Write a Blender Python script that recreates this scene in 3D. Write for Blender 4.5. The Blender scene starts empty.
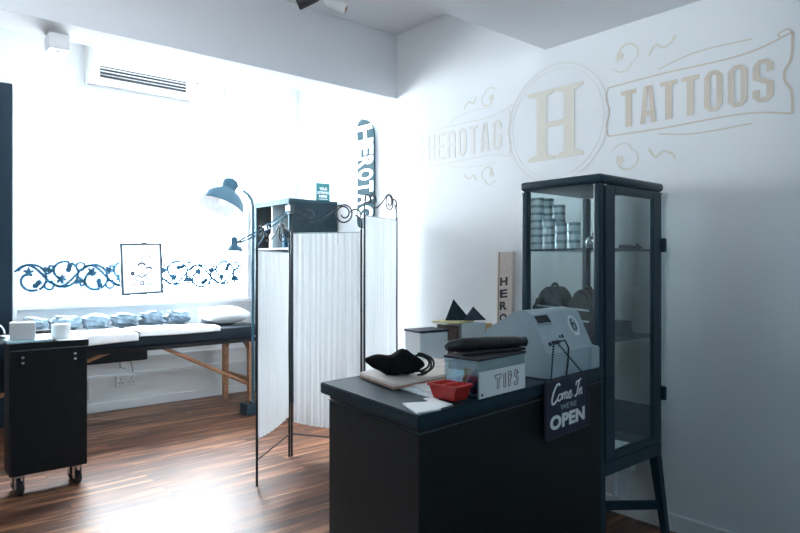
import bpy, bmesh, math, random
from mathutils import Vector, Matrix, Quaternion
random.seed(7)
PI = math.pi
scene = bpy.context.scene
COL = scene.collection

# ------------------------------------------------------------------ camera
cam_d = bpy.data.cameras.new('camera'); cam_d.sensor_width = 36; cam_d.lens = 28.0; cam_d.shift_y = -0.0019
cam_d.clip_start = 0.05
cam = bpy.data.objects.new('camera', cam_d); COL.objects.link(cam)
cam.location = (0, 0, 1.15); cam.rotation_euler = (PI/2, 0, math.radians(-40.35))
scene.camera = cam

# ------------------------------------------------------------------ light and exposure
world = bpy.data.worlds.new('overcast_sky'); scene.world = world; world.use_nodes = True
wn = world.node_tree.nodes; bg = wn['Background']
bg.inputs[0].default_value = (0.85, 0.945, 1.0, 1); bg.inputs[1].default_value = 25.0
scene.view_settings.view_transform = 'Standard'; scene.view_settings.look = 'None'
scene.view_settings.exposure = 1.03; scene.view_settings.gamma = 1.0; scene.view_settings.use_curve_mapping = False

YB0 = -2.0
def portal(name, loc, rot, sx, sy):
    d = bpy.data.lights.new(name, 'AREA'); d.shape = 'RECTANGLE'; d.size = sx; d.size_y = sy
    d.cycles.is_portal = True
    o = bpy.data.objects.new(name, d); COL.objects.link(o); o.location = loc; o.rotation_euler = rot
portal('window_daylight_portal', (1.728, 5.44, 1.585), (-PI/2, 0, 0), 1.80, 1.48)

portal('fill_opening_portal', (.2, YB0-.17, 1.9), (PI/2, 0, 0), 1.9, .66)  # portal for the added fill opening in the rear wall

# ------------------------------------------------------------------ helpers
def tag(o, label=None, cat=None, group=None, kind=None):
    if label: o['label'] = label
    if cat: o['category'] = cat
    if group: o['group'] = group
    if kind: o['kind'] = kind
    return o
def thing(name, label, cat, loc=(0, 0, 0), rz=0, group=None):
    o = bpy.data.objects.new(name, None); COL.objects.link(o); o.empty_display_size = 0.05
    o.location = loc; o.rotation_euler = (0, 0, rz)
    return tag(o, label, cat, group)
def fin(name, bm, mat, parent=None, smooth=False, loc=None, rz=None):
    bmesh.ops.recalc_face_normals(bm, faces=bm.faces)
    me = bpy.data.meshes.new(name); bm.to_mesh(me); bm.free()
    me.materials.append(mat)
    if smooth:
        for p in me.polygons: p.use_smooth = True
        try: me.set_sharp_from_angle(angle=math.radians(40))
        except Exception: pass
    o = bpy.data.objects.new(name, me); COL.objects.link(o)
    if parent: o.parent = parent
    if loc: o.location = loc
    if rz is not None: o.rotation_euler = (0, 0, rz)
    return o
def copy_tree(o, parent=None):
    c = o.copy(); COL.objects.link(c)
    if parent: c.parent = parent
    for ch in list(o.children): copy_tree(ch, c)
    return c
def B(): return bmesh.new()
def box(bm, x0, x1, y0, y1, z0, z1, bev=0, seg=2, M=None):
    m = Matrix.Translation(((x0+x1)/2, (y0+y1)/2, (z0+z1)/2)) @ Matrix.Diagonal((abs(x1-x0), abs(y1-y0), abs(z1-z0), 1))
    if M is not None: m = M @ m
    r = bmesh.ops.create_cube(bm, size=1, matrix=m)
    if bev:
        es = set()
        for v in r['verts']: es.update(v.link_edges)
        bmesh.ops.bevel(bm, geom=list(es), offset=bev, segments=seg, affect='EDGES', profile=0.5)
    return bm
def prism(bm, poly, z0, z1, f=None):
    """poly in (a,b), extruded c=z0..z1; f maps (a,b,c)->point"""
    f = f or (lambda a, b, c: (a, b, c))
    lo = [bm.verts.new(f(a, b, z0)) for a, b in poly]; hi = [bm.verts.new(f(a, b, z1)) for a, b in poly]
    n = len(poly)
    bm.faces.new(lo[::-1]); bm.faces.new(hi)
    for i in range(n): bm.faces.new((lo[i], lo[(i+1) % n], hi[(i+1) % n], hi[i]))
    return bm
def tube(bm, pts, r, seg=8, closed=False):
    pts = [Vector(p) for p in pts]; n = len(pts)
    rr = r if isinstance(r, (list, tuple)) else [r]*n
    rings = []; up = None
    for i, p in enumerate(pts):
        if closed: t = pts[(i+1) % n]-pts[i-1]
        else: t = pts[min(i+1, n-1)]-pts[max(i-1, 0)]
        t.normalize()
        if up is None:
            a = Vector((0, 0, 1)) if abs(t.z) < .9 else Vector((1, 0, 0))
            up = (a - t*a.dot(t)).normalized()
        else:
            up = up - t*up.dot(t)
            up = up.normalized() if up.length > 1e-6 else t.orthogonal().normalized()
        s = t.cross(up)
        rings.append([bm.verts.new(p + (up*math.cos(2*PI*k/seg)+s*math.sin(2*PI*k/seg))*rr[i]) for k in range(seg)])
    m = n if closed else n-1
    for i in range(m):
        a, b = rings[i], rings[(i+1) % n]
        for k in range(seg): bm.faces.new((a[k], a[(k+1) % seg], b[(k+1) % seg], b[k]))
    if not closed: bm.faces.new(rings[0][::-1]); bm.faces.new(rings[-1])
    return bm
def lathe(bm, prof, M=None, seg=24, cap=True):
    M = M or Matrix.Identity(4); rings = []
    for r, z in prof:
        rings.append([bm.verts.new(M @ Vector((r*math.cos(2*PI*k/seg), r*math.sin(2*PI*k/seg), z))) for k in range(seg)])
    for a, b in zip(rings, rings[1:]):
        for k in range(seg): bm.faces.new((a[k], a[(k+1) % seg], b[(k+1) % seg], b[k]))
    if cap:
        if prof[0][0] > 1e-5: bm.faces.new(rings[0][::-1])
        if prof[-1][0] > 1e-5: bm.faces.new(rings[-1])
    bmesh.ops.remove_doubles(bm, verts=bm.verts, dist=1e-6)
    return bm
def axisM(p, d):
    return Matrix.Translation(p) @ Vector(d).to_track_quat('Z', 'Y').to_matrix().to_4x4()
def arc(cx, cy, r, a0, a1, n=20, r1=None):
    r1 = r if r1 is None else r1
    return [(cx+(r+(r1-r)*i/n)*math.cos(math.radians(a0+(a1-a0)*i/n)), cy+(r+(r1-r)*i/n)*math.sin(math.radians(a0+(a1-a0)*i/n))) for i in range(n+1)]
def smoothline(pts, n=6):
    P = [Vector((p[0], p[1])) for p in pts]; out = []
    for i in range(len(P)-1):
        p0 = P[max(i-1, 0)]; p1 = P[i]; p2 = P[i+1]; p3 = P[min(i+2, len(P)-1)]
        for k in range(n):
            t = k/n
            q = 0.5*((2*p1)+(p2-p0)*t+(2*p0-5*p1+4*p2-p3)*t*t+(3*p1-p0-3*p2+p3)*t**3)
            out.append((q.x, q.y))
    out.append((P[-1].x, P[-1].y)); return out
def ribbon(bm, pts, w, f, d=0.0007):
    """flat painted line of width w through 2-D pts; f maps (a,b,c)->point"""
    n = len(pts); L = []
    for i in range(n):
        a = pts[max(i-1, 0)]; b = pts[min(i+1, n-1)]
        tx, ty = b[0]-a[0], b[1]-a[1]; l = math.hypot(tx, ty) or 1; nx, ny = -ty/l, tx/l
        ww = (w[i] if isinstance(w, list) else w)/2
        L.append([bm.verts.new(f(pts[i][0]+nx*ww*s, pts[i][1]+ny*ww*s, c)) for s, c in ((1, 0), (1, d), (-1, d), (-1, 0))])
    for a, b in zip(L, L[1:]):
        for k in range(4): bm.faces.new((a[k], a[(k+1) % 4], b[(k+1) % 4], b[k]))
    bm.faces.new(L[0]); bm.faces.new(L[-1][::-1])
    return bm
def text_into(bm, body, x0, x1, y0, y1, f, d=0.0012, bold=0.0, shear=0.0, spacing=1.0):
    """text mesh fitted to the rectangle, thickness d, mapped by f(a,b,c)"""
    cu = bpy.data.curves.new('lettering', 'FONT'); cu.body = body; cu.extrude = 0.5; cu.offset = bold; cu.shear = shear
    cu.space_character = spacing; cu.resolution_u = 4
    o = bpy.data.objects.new('lettering', cu); COL.objects.link(o)
    dg = bpy.context.evaluated_depsgraph_get(); dg.update()
    me = bpy.data.meshes.new_from_object(o.evaluated_get(dg))
    bpy.data.objects.remove(o); bpy.data.curves.remove(cu)
    xs = [v.co.x for v in me.vertices]; ys = [v.co.y for v in me.vertices]
    ax, bx_, ay, by = min(xs), max(xs), min(ys), max(ys)
    vs = [bm.verts.new(f(x0+(v.co.x-ax)/(bx_-ax)*(x1-x0), y0+(v.co.y-ay)/(by-ay)*(y1-y0), d if v.co.z > 0 else 0)) for v in me.vertices]
    for p in me.polygons:
        try: bm.faces.new([vs[i] for i in p.vertices])
        except ValueError: pass
    bpy.data.meshes.remove(me)
    return bm

# ------------------------------------------------------------------ materials
def mat(name, col, rough=0.6, metal=0.0, noise=0.06, nscale=30, spec=0.5, bump=0.0, bscale=60, trans=0.0, emit=None):
    m = bpy.data.materials.new(name); m.use_nodes = True; nt = m.node_tree; p = nt.nodes['Principled BSDF']
    p.inputs['Roughness'].default_value = rough; p.inputs['Metallic'].default_value = metal
    p.inputs['Specular IOR Level'].default_value = spec
    tc = nt.nodes.new('ShaderNodeTexCoord')
    nz = nt.nodes.new('ShaderNodeTexNoise'); nz.inputs['Scale'].default_value = nscale; nz.inputs['Detail'].default_value = 4
    nt.links.new(tc.outputs['Object'], nz.inputs['Vector'])
    rp = nt.nodes.new('ShaderNodeValToRGB')
    rp.color_ramp.elements[0].position = 0.3; rp.color_ramp.elements[1].position = 0.7
    rp.color_ramp.elements[0].color = tuple(c*(1-noise) for c in col)+(1,)
    rp.color_ramp.elements[1].color = tuple(min(1, c*(1+noise)) for c in col)+(1,)
    nt.links.new(nz.outputs['Fac'], rp.inputs['Fac']); nt.links.new(rp.outputs['Color'], p.inputs['Base Color'])
    if bump:
        n2 = nt.nodes.new('ShaderNodeTexNoise'); n2.inputs['Scale'].default_value = bscale; nt.links.new(tc.outputs['Object'], n2.inputs['Vector'])
        b = nt.nodes.new('ShaderNodeBump'); b.inputs['Strength'].default_value = bump; b.inputs['Distance'].default_value = 0.01
        nt.links.new(n2.outputs['Fac'], b.inputs['Height']); nt.links.new(b.outputs['Normal'], p.inputs['Normal'])
    if trans:
        tr = nt.nodes.new('ShaderNodeBsdfTranslucent'); tr.inputs['Color'].default_value = tuple(col)+(1,)
        mx = nt.nodes.new('ShaderNodeMixShader'); mx.inputs[0].default_value = trans
        nt.links.new(p.outputs[0], mx.inputs[1]); nt.links.new(tr.outputs[0], mx.inputs[2])
        nt.links.new(mx.outputs[0], nt.nodes['Material Output'].inputs['Surface'])
    return m
def glass_mat(name, tint=(1, 1, 1), gloss=0.06, rough=0.02, film=0.0):
    m = bpy.data.materials.new(name); m.use_nodes = True; nt = m.node_tree; nt.nodes.clear()
    out = nt.nodes.new('ShaderNodeOutputMaterial'); t = nt.nodes.new('ShaderNodeBsdfTransparent'); t.inputs[0].default_value = tuple(tint)+(1,)
    g = nt.nodes.new('ShaderNodeBsdfGlossy'); g.inputs['Roughness'].default_value = rough
    fr = nt.nodes.new('ShaderNodeLayerWeight'); fr.inputs['Blend'].default_value = 0.25
    mm = nt.nodes.new('ShaderNodeMath'); mm.operation = 'MULTIPLY_ADD'; mm.inputs[1].default_value = 0.3; mm.inputs[2].default_value = gloss
    nt.links.new(fr.outputs['Facing'], mm.inputs[0])
    mx = nt.nodes.new('ShaderNodeMixShader'); nt.links.new(mm.outputs[0], mx.inputs[0])
    nt.links.new(t.outputs[0], mx.inputs[1]); nt.links.new(g.outputs[0], mx.inputs[2])
    last = mx
    if film:
        tr = nt.nodes.new('ShaderNodeBsdfTranslucent'); tr.inputs[0].default_value = (0.95, 0.95, 0.95, 1)
        m2 = nt.nodes.new('ShaderNodeMixShader'); m2.inputs[0].default_value = film
        nt.links.new(mx.outputs[0], m2.inputs[1]); nt.links.new(tr.outputs[0], m2.inputs[2]); last = m2
    nt.links.new(last.outputs[0], out.inputs['Surface'])
    return m
def wood_mat(name, c0, c1, scale=(2, 30, 30), rough=0.5):
    m = bpy.data.materials.new(name); m.use_nodes = True; nt = m.node_tree; p = nt.nodes['Principled BSDF']
    tc = nt.nodes.new('ShaderNodeTexCoord'); mp = nt.nodes.new('ShaderNodeMapping'); mp.inputs['Scale'].default_value = scale
    nz = nt.nodes.new('ShaderNodeTexNoise'); nz.inputs['Scale'].default_value = 2.5; nz.inputs['Detail'].default_value = 6
    rp = nt.nodes.new('ShaderNodeValToRGB'); rp.color_ramp.elements[0].position = .35; rp.color_ramp.elements[1].position = .65
    rp.color_ramp.elements[0].color = c0+(1,); rp.color_ramp.elements[1].color = c1+(1,)
    nt.links.new(tc.outputs['Object'], mp.inputs[0]); nt.links.new(mp.outputs[0], nz.inputs['Vector'])
    nt.links.new(nz.outputs['Fac'], rp.inputs[0]); nt.links.new(rp.outputs[0], p.inputs['Base Color']); p.inputs['Roughness'].default_value = rough
    return m
def floor_mat():
    m = bpy.data.materials.new('wood_plank_floor'); m.use_nodes = True; nt = m.node_tree; p = nt.nodes['Principled BSDF']; L = nt.links.new
    tc = nt.nodes.new('ShaderNodeTexCoord')
    br = nt.nodes.new('ShaderNodeTexBrick'); br.offset = 0.37; br.inputs['Scale'].default_value = 1
    br.inputs['Brick Width'].default_value = 1.15; br.inputs['Row Height'].default_value = 0.125; br.inputs['Mortar Size'].default_value = 0.0012
    br.inputs['Color1'].default_value = (0, 0, 0, 1); br.inputs['Color2'].default_value = (1, 1, 1, 1); br.inputs['Mortar'].default_value = (.5, .5, .5, 1)
    L(tc.outputs['Object'], br.inputs['Vector'])
    mp = nt.nodes.new('ShaderNodeMapping'); mp.inputs['Scale'].default_value = (1.0, 11, 1); L(tc.outputs['Object'], mp.inputs[0])
    ofs = nt.nodes.new('ShaderNodeVectorMath'); ofs.operation = 'MULTIPLY_ADD'; ofs.inputs[1].default_value = (7, 3, 5)
    L(br.outputs['Color'], ofs.inputs[0]); L(mp.outputs[0], ofs.inputs[2])
    nz = nt.nodes.new('ShaderNodeTexNoise'); nz.inputs['Scale'].default_value = 1.6; nz.inputs['Detail'].default_value = 7; nz.inputs['Distortion'].default_value = 0.8; nz.inputs['Roughness'].default_value = .6
    L(ofs.outputs[0], nz.inputs['Vector'])
    rp = nt.nodes.new('ShaderNodeValToRGB'); e = rp.color_ramp.elements
    e[0].position = .36; e[0].color = (.045, .018, .012, 1); e[1].position = .66; e[1].color = (.50, .24, .12, 1)
    k = e.new(.5); k.color = (.17, .062, .03, 1)
    L(nz.outputs['Fac'], rp.inputs[0])
    mx = nt.nodes.new('ShaderNodeMix'); mx.data_type = 'RGBA'; mx.blend_type = 'MULTIPLY'; mx.inputs[0].default_value = .4
    L(rp.outputs[0], mx.inputs[6]); L(br.outputs['Color'], mx.inputs[7])
    mo = nt.nodes.new('ShaderNodeMix'); mo.data_type = 'RGBA'; L(br.outputs['Fac'], mo.inputs[0]); L(mx.outputs[2], mo.inputs[6]); mo.inputs[7].default_value = (.03, .015, .01, 1)
    L(mo.outputs[2], p.inputs['Base Color'])
    r2 = nt.nodes.new('ShaderNodeMapRange'); r2.inputs['To Min'].default_value = .36; r2.inputs['To Max'].default_value = .52; L(nz.outputs['Fac'], r2.inputs[0])
    L(r2.outputs[0], p.inputs['Roughness'])
    return m

WALL = mat('white_wall_paint', (.80, .82, .83), .85, noise=.012, nscale=3, bump=.02, bscale=200)
CEIL = mat('white_ceiling_paint', (.74, .76, .79), .9, noise=.012, nscale=3)
TRIM = mat('white_gloss_trim', (.82, .84, .85), .4, noise=.01)
FLOOR = floor_mat()
DARKWALL = mat('bounce_cut_dark_wall', (.10, .13, .15), .85, noise=.02, nscale=3)  # unseen rear wall, toned dark to cut bounced light
BLACK = mat('black_laminate', (.012, .014, .016), .5, noise=.1, spec=.2)
TOPBLK = mat('black_counter_top', (.012, .032, .045), .38, noise=.12, spec=.22)
METAL = mat('charcoal_blue_powder_coat', (.016, .042, .060), .38, noise=.08, spec=.3)
IRON = mat('blackened_iron', (.018, .030, .040), .45, metal=.3)
BLUEIRON = mat('haze_and_plain_blue', (.02, .085, .15), .6, spec=.2)  # blue puts window haze into the iron's colour; plain blue on bottle and banknote
LAMPB = mat('haze_teal_enamel', (.022, .085, .13), .42, noise=.05, spec=.3)  # teal imitates the hazy veil over dark lamps near the window
LAMPIN = mat('white_enamel', (.85, .86, .86), .4)
WHITE = mat('white_plastic', (.80, .82, .83), .4, noise=.02)
PAPER = mat('white_paper', (.80, .82, .82), .8, noise=.02)
SHEET = mat('white_sheet', (.86, .87, .88), .8, noise=.02, bump=.1, bscale=14)
CURTAIN = mat('sheer_white_cotton', (.84, .86, .87), .85, noise=.02, nscale=80, trans=.19)
CHROME = mat('polished_steel', (.72, .76, .78), .18, metal=1)
TIN = mat('brushed_tin', (.78, .82, .83), .35, metal=.3, noise=.05)
TINLID = mat('dark_tin_lid', (.30, .37, .40), .3, metal=.6, noise=.05)
REG = mat('grey_plastic', (.36, .45, .49), .5, noise=.03)
RED = mat('red_plastic', (.52, .025, .02), .35)
NAVY = mat('dark_navy_board', (.022, .026, .048), .6)
DARKPANEL = mat('dark_navy_paint', (.009, .022, .038), .6, spec=.2)
VINYL = mat('black_vinyl', (.010, .018, .028), .5, noise=.1, spec=.15)
LEATHER = mat('black_leather', (.013, .014, .017), .42, noise=.2, bump=.25, bscale=120)
FABRIC = mat('black_fabric', (.009, .009, .010), .95, noise=.2, bump=.2, bscale=200, spec=.1)
RUBBER = mat('black_rubber', (.015, .016, .018), .6)
WOOD = wood_mat('varnished_beech', (.30, .13, .06), (.45, .22, .11))
PALEWOOD = wood_mat('pale_plywood', (.58, .50, .44), (.70, .62, .56))
PLYEDGE = wood_mat('reddish_plywood_edge', (.30, .15, .10), (.42, .24, .17))
BEIGE = mat('beige_mural_paint', (.68, .60, .51), .85, noise=.02)
FAINT = mat('overlit_mural_beige', (.76, .74, .70), .85, noise=.02)  # same mural beige lightened, overexposure painted into the colour
MIDB = mat('part_overlit_mural_beige', (.73, .69, .61), .85, noise=.02)  # mural beige lightened less, strong light put into its colour
GREEN = mat('teal_green_card', (.008, .14, .15), .6)
CREAM = mat('cream_card', (.70, .60, .44), .7)
YELLOW = mat('pale_yellow_card', (.78, .66, .34), .6)
BROWN = mat('dark_brown_cover', (.11, .07, .06), .6)
ORANGE = mat('orange_card', (.72, .42, .20), .6)
BAGM = mat('pale_blue_plastic_film', (.20, .29, .36), .3, noise=.4, nscale=16, bump=.6, bscale=30)
LILAC = mat('pale_lilac_card', (.62, .66, .74), .6)
GREYB = mat('grey_board', (.50, .55, .55), .7)
MATM = mat('pale_blue_desk_mat', (.72, .84, .90), .35)
DTEAL = mat('dark_slate_fabric', (.014, .028, .038), .8, noise=.2, spec=.2)
INK = mat('dark_ink', (.03, .03, .04), .7)
PURPLE = mat('dark_wine_ink', (.10, .02, .05), .7)
LETTER = mat('white_letter_paint', (.86, .88, .90), .6)
TEALBOARD = mat('grey_teal_lacquer', (.022, .055, .070), .6, spec=.1)
SILVERT = mat('silver_trim', (.7, .72, .74), .25, metal=.9)
COPPER = mat('copper_reflector', (.50, .22, .12), .3, metal=.8)
AC = mat('ivory_plastic', (.78, .78, .75), .45, noise=.02)
SLOT = mat('black_vent_slot', (.012, .016, .020), .6)
GLASS = glass_mat('cabinet_glass', (.93, .985, .99), .014)
SHELFG = glass_mat('green_glass_shelf', (.55, .72, .74), .10)
WGLASS = glass_mat('window_glass', (.99, .99, 1), .02)
FROST = glass_mat('frosted_window_film', (.99, .99, 1), .02, film=.25)
ACRYL = glass_mat('clear_acrylic', (.80, .90, .95), .10)
BUILD = mat('dark_facade_window', (.008, .016, .024), .9)
GRN = mat('dark_skirting', (.05, .06, .07), .7)

# ------------------------------------------------------------------ the room
def struct(name, bm, m, parent=None, smooth=False):
    o = fin(name, bm, m, parent, smooth)
    if not parent: o['kind'] = 'structure'
    return o
XL, YB = -1.6, -2.0
struct('floor', box(B(), XL-.15, 3.3, YB-.15, 5.40, -.1, 0), FLOOR)
struct('wall_right', box(B(), 2.65, 3.3, YB, 3.20, 0, 2.90), WALL)
struct('wall_bay', box(B(), 3.15, 3.3, 3.20, 5.24, 0, 2.90), WALL)
bm = B()   # unseen rear wall with a tinted opening added for front fill light
FX0, FX1, FZ0, FZ1 = -.75, 1.15, 1.55, 2.22
box(bm, XL-.15, FX0, YB-.15, YB, 0, 2.9); box(bm, FX1, 3.3, YB-.15, YB, 0, 2.9)
box(bm, FX0, FX1, YB-.15, YB, 0, FZ0); box(bm, FX0, FX1, YB-.15, YB, FZ1, 2.9)
struct('wall_back', bm, DARKWALL)
r = bpy.data.objects.new('added_fill_window', None); COL.objects.link(r); r['kind'] = 'structure'  # added window, out of view, supplies light from behind the camera
bm = B()
for (a, b, c, d) in ((FX0, FX1, FZ0, FZ0+.04), (FX0, FX1, FZ1-.04, FZ1), (FX0, FX0+.04, FZ0+.04, FZ1-.04), (FX1-.04, FX1, FZ0+.04, FZ1-.04)):
    box(bm, a, b, YB-.10, YB-.05, c, d)
fin('window_frame', bm, TRIM, r)
fin('pane', box(B(), FX0+.04, FX1-.04, YB-.08, YB-.075, FZ0+.04, FZ1-.04), glass_mat('tinted_fill_glass', (.23, .30, .33), .03), r)  # tint dims the added opening and turns its fill teal
WX0, WX1, WZ0, WZ1 = .836, 2.62, .85, 2.32
bm = B()
box(bm, XL-.15, WX0, 5.24, 5.40, 0, 2.90); box(bm, WX1, 3.3, 5.24, 5.40, 0, 2.90)
box(bm, WX0, WX1, 5.24, 5.40, 0, WZ0); box(bm, WX0, WX1, 5.24, 5.40, WZ1, 2.90)
struct('wall_window', bm, WALL)
struct('wall_left', box(B(), XL-.15, XL, YB, 5.24, 0, 2.9), mat('bounce_cut_grey_wall', (.45, .49, .52), .85, noise=.02, nscale=3))  # unseen left wall, greyed to reduce bounce
struct('ceiling', box(B(), XL, 2.65, 1.96, 3.15, 2.67, 2.90), CEIL)
struct('ceiling', box(B(), XL, 2.65, YB, 1.96, 2.26, 2.90), CEIL)
struct('ceiling', box(B(), XL-.15, 3.3, 3.39, 5.40, 2.90, 3.0), WALL)
struct('ceiling_beam', box(B(), XL, 3.15, 3.15, 3.39, 2.25, 2.90), CEIL)
struct('roof_slab', box(B(), XL-.15, 3.3, YB-.15, 3.39, 2.90, 3.0), CEIL)
bm = B(); box(bm, 2.632, 2.65, YB, 3.2, 0, .075, .004); struct('baseboard_right', bm, TRIM)
bm = B(); box(bm, .77, 3.15, 5.222, 5.24, 0, .07, .004); struct('baseboard_window', bm, TRIM)
struct('trim_1', box(B(), .77, 2.72, 5.212, 5.24, 2.38, 2.44, .006), WALL)
# window 1
def window(name, x0, x1, z0, z1, y, split, film):
    r = bpy.data.objects.new(name, None); COL.objects.link(r); r['kind'] = 'structure'
    t = .045; bm = B()
    box(bm, x0, x1, y-.03, y+.03, z1-t, z1, .004); box(bm, x0, x1, y-.03, y+.03, z0, z0+t, .004)
    for x in (x0, (x0+x1)/2-t/2, x1-t): box(bm, x, x+t, y-.03, y+.03, z0+t, z1-t, .004)
    box(bm, x0+t, x1-t, y-.022, y+.022, split-.015, split+.015, .003)
    fin('window_frame', bm, TRIM, r)
    xm = (x0+x1)/2
    for a, b in ((x0+t, xm-t/2), (xm+t/2, x1-t)):
        fin('pane', box(B(), a, b, y-.003, y+.003, z0+t, split-.015), WGLASS, r)
        fin('pane', box(B(), a, b, y-.003, y+.003, split+.015, z1-t), film, r)
    fin('window_sill', box(B(), x0-.03, x1+.03, y-.13, y+.03, z0-.03, z0+.004, .006), TRIM, r)
    return r
window('window_1', WX0, WX1, WZ0, WZ1, 5.33, 1.19, FROST)
# dark panel left of the window
t = thing('wall_panel', 'tall dark navy panel standing on the wall left of the window', 'panel', (.30, 5.20, 0))
fin('panel_board', box(B(), -.50, .465, -.035, .035, 0, 2.44, .004), DARKPANEL, t)
fin('panel_edge', box(B(), .466, .492, -.035, .035, 0, 2.44, .003), TRIM, t)

# building seen faintly through the clear lower glass
t = thing('apartment_building', 'pale apartment block seen faintly through the clear lower window glass', 'building', (3.0, 24.0, -6))
fin('facade', box(B(), -7, 4.2, 0, 6, 0, 7.55), mat('white_facade', (.030, .042, .055), .9), t)
for i in range(9):
    for j in range(2): fin('window', box(B(), -6.6+i*1.15, -5.9+i*1.15, -.06, .02, 4.7+j*1.45, 5.6+j*1.45), BUILD, t)

# wall conduit and sockets below the window
def conduit(name, pts, w, label, y):
    bm = B()
    for a, b in zip(pts, pts[1:]):
        box(bm, min(a[0], b[0])-w/2, max(a[0], b[0])+w/2, y-.018, y, min(a[1], b[1])-w/2, max(a[1], b[1])+w/2, .002)
    o = fin(name, bm, TRIM); return tag(o, label, 'cable conduit')
conduit('cable_conduit', [(.95, .275), (3.0, .275)], .022, 'long white cable conduit on the wall below the window, at socket height', 5.24)
conduit('cable_conduit', [(.95, .405), (3.0, .405)], .016, 'upper thin white cable conduit under the window, behind the folding bed', 5.24)
conduit('cable_conduit', [(1.29, .235), (1.29, .105), (1.0, .105)], .020, 'short bent white cable conduit left of the wall socket', 5.24)
t = thing('wall_socket', 'white double wall socket low under the window behind the folding bed', 'socket', (1.55, 5.24, .225))
fin('face_plate', box(B(), -.075, .075, -.035, 0, -.042, .042, .005), WHITE, t)
for x in (-.040, .040):
    for dx, dz in ((0, .018), (-.013, -.012), (.013, -.012)): fin('socket_hole', box(B(), x+dx-.004, x+dx+.004, -.0365, -.034, dz-.004, dz+.004), INK, t)
bm = B(); tube(bm, [(0, 0, .0), (.0, -.004, -.16), (.10, -.004, -.21), (.06, -.004, -.02)], .003, 6)
tag(fin('power_cable', bm, RUBBER, loc=(1.50, 5.19, .50)), 'thin black cable hanging from the folding bed in front of the wall', 'cable')
t = thing('wall_socket', 'white socket box low on the right wall behind the glass cabinet legs', 'socket', (2.632, 1.50, .27))
fin('face_plate', box(B(), -.03, .018, -.04, .04, -.05, .05, .004), WHITE, t)
fin('conduit_drop', box(B(), -.012, .018, .05, .065, -.19, .03, .002), WHITE, t)

# ------------------------------------------------------------------ air conditioner
t = thing('air_conditioner', 'white wall air conditioner with dark louvres above the window', 'air conditioner', (1.255, 5.24, 2.54))
prof = [(0, .015), (-.19, 0), (-.225, .012), (-.235, .045), (-.245, .12), (-.245, .27), (-.235, .30), (0, .30)]
bm = B(); prism(bm, prof, 0, .83, lambda a, b, c: (c, a, b)); fin('casing', bm, AC, t)
fin('vent_slot', box(B(), .05, .70, -.2475, -.235, .018, .100, .002), SLOT, t)
for i, z in enumerate((.038, .062, .086)):
    M = Matrix.Translation((.375, -.249, z)) @ Matrix.Rotation(.5, 4, 'X')
    fin('louvre', box(B(), -.325, .325, -.006, .006, -.0035, .0035, M=M), WHITE if i else SILVERT, t)
fin('panel_seam', box(B(), .01, .82, -.2465, -.24, .118, .122), GREYB, t)
fin('status_light', box(B(), .785, .805, -.2475, -.24, .105, .112), INK, t)
# sensor box on the beam, little sensor on the wall
t = thing('ceiling_sensor', 'small white square sensor box under the ceiling beam', 'sensor', (.68, 3.34, 2.25))
fin('housing', box(B(), -.045, .045, -.045, .045, -.075, 0, .006), WHITE, t)
fin('lens', lathe(B(), [(.012, -.0755), (.012, -.079), (0, -.08)], seg=12), GREYB, t)
t = thing('ceiling_sensor', 'tiny white sensor on the upper wall right of the air conditioner', 'sensor', (2.42, 5.24, 2.70))
fin('housing', box(B(), -.03, .03, -.03, 0, -.018, .018, .005), WHITE, t)
fin('lens', box(B(), .005, .02, -.032, -.029, -.006, .004), GREYB, t)

# ceiling spotlights
def spotlight(x, y, label, rz, dark):
    t = thing('ceiling_spotlight', label, 'spotlight', (x, y, 2.67), rz)
    fin('mount', lathe(B(), [(.035, 0), (.035, -.018), (.030, -.022), (0, -.022)]), INK if dark else WHITE, t)
    fin('arm', tube(B(), [(0, 0, -.02), (.02, 0, -.05), (.035, 0, -.075)], .007), INK if dark else WHITE, t)
    M = axisM((-.03, 0, -.06), (1, 0, -.45))
    fin('lamp_housing', lathe(B(), [(0, -.005), (.022, 0), (.030, .02), (.033, .13), (.031, .13), (.028, .11), (0, .105)], M), INK if dark else WHITE, t, True)
    if not dark: fin('bulb', lathe(B(), [(0, .132), (.014, .128), (.024, .115), (.02, .108), (0, .107)], M, 16), COPPER, t, True)
spotlight(1.923, 2.853, 'white ceiling spotlight with a copper bulb, near the top centre of the photo', math.radians(-40), False)
spotlight(1.82, 2.86, 'dark ceiling spotlight at the top edge of the photo, left of the white one', math.radians(140), True)

# unseen wall washer spotlights added on the soffit as fill light, above the picture's top edge
def washer(x, y, aim, power, label, ang=95):
    t = thing('added_fill_spotlight', label, 'spotlight', (x, y, 2.26))
    d = (Vector(aim)-Vector((x, y, 2.16))).normalized(); M = axisM(Vector((0, 0, -.10))-d*.05, d)
    fin('mount', lathe(B(), [(.03, 0), (.03, -.015), (0, -.016)]), WHITE, t); fin('arm', tube(B(), [(0, 0, -.014), (0, 0, -.10)], .006), WHITE, t)
    fin('lamp_housing', lathe(B(), [(.02, 0), (.035, .02), (.038, .10), (.035, .10), (.032, .03), (0, .025)], M, cap=False), WHITE, t, True)
    l = bpy.data.lights.new('fill_bulb', 'SPOT'); l.energy = power; l.spot_size = math.radians(ang); l.spot_blend = 1.0; l.shadow_soft_size = .09; l.color = (.90, .96, 1.0)
    o = bpy.data.objects.new('fill_bulb', l); COL.objects.link(o); o.parent = t; o.matrix_local = Matrix.Translation(Vector((0, 0, -.10))+d*.06) @ d.to_track_quat('-Z', 'Y').to_matrix().to_4x4()
washer(1.25, 1.05, (2.65, 1.5, 1.85), 9, 'added white fill spotlight on the low ceiling above the counter, lighting the painted word TATTOOS')
washer(.10, 1.70, (.9, 3.15, 2.75), 30, 'added white fill spotlight beside the counter turned up to the ceiling beam', 130)
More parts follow.
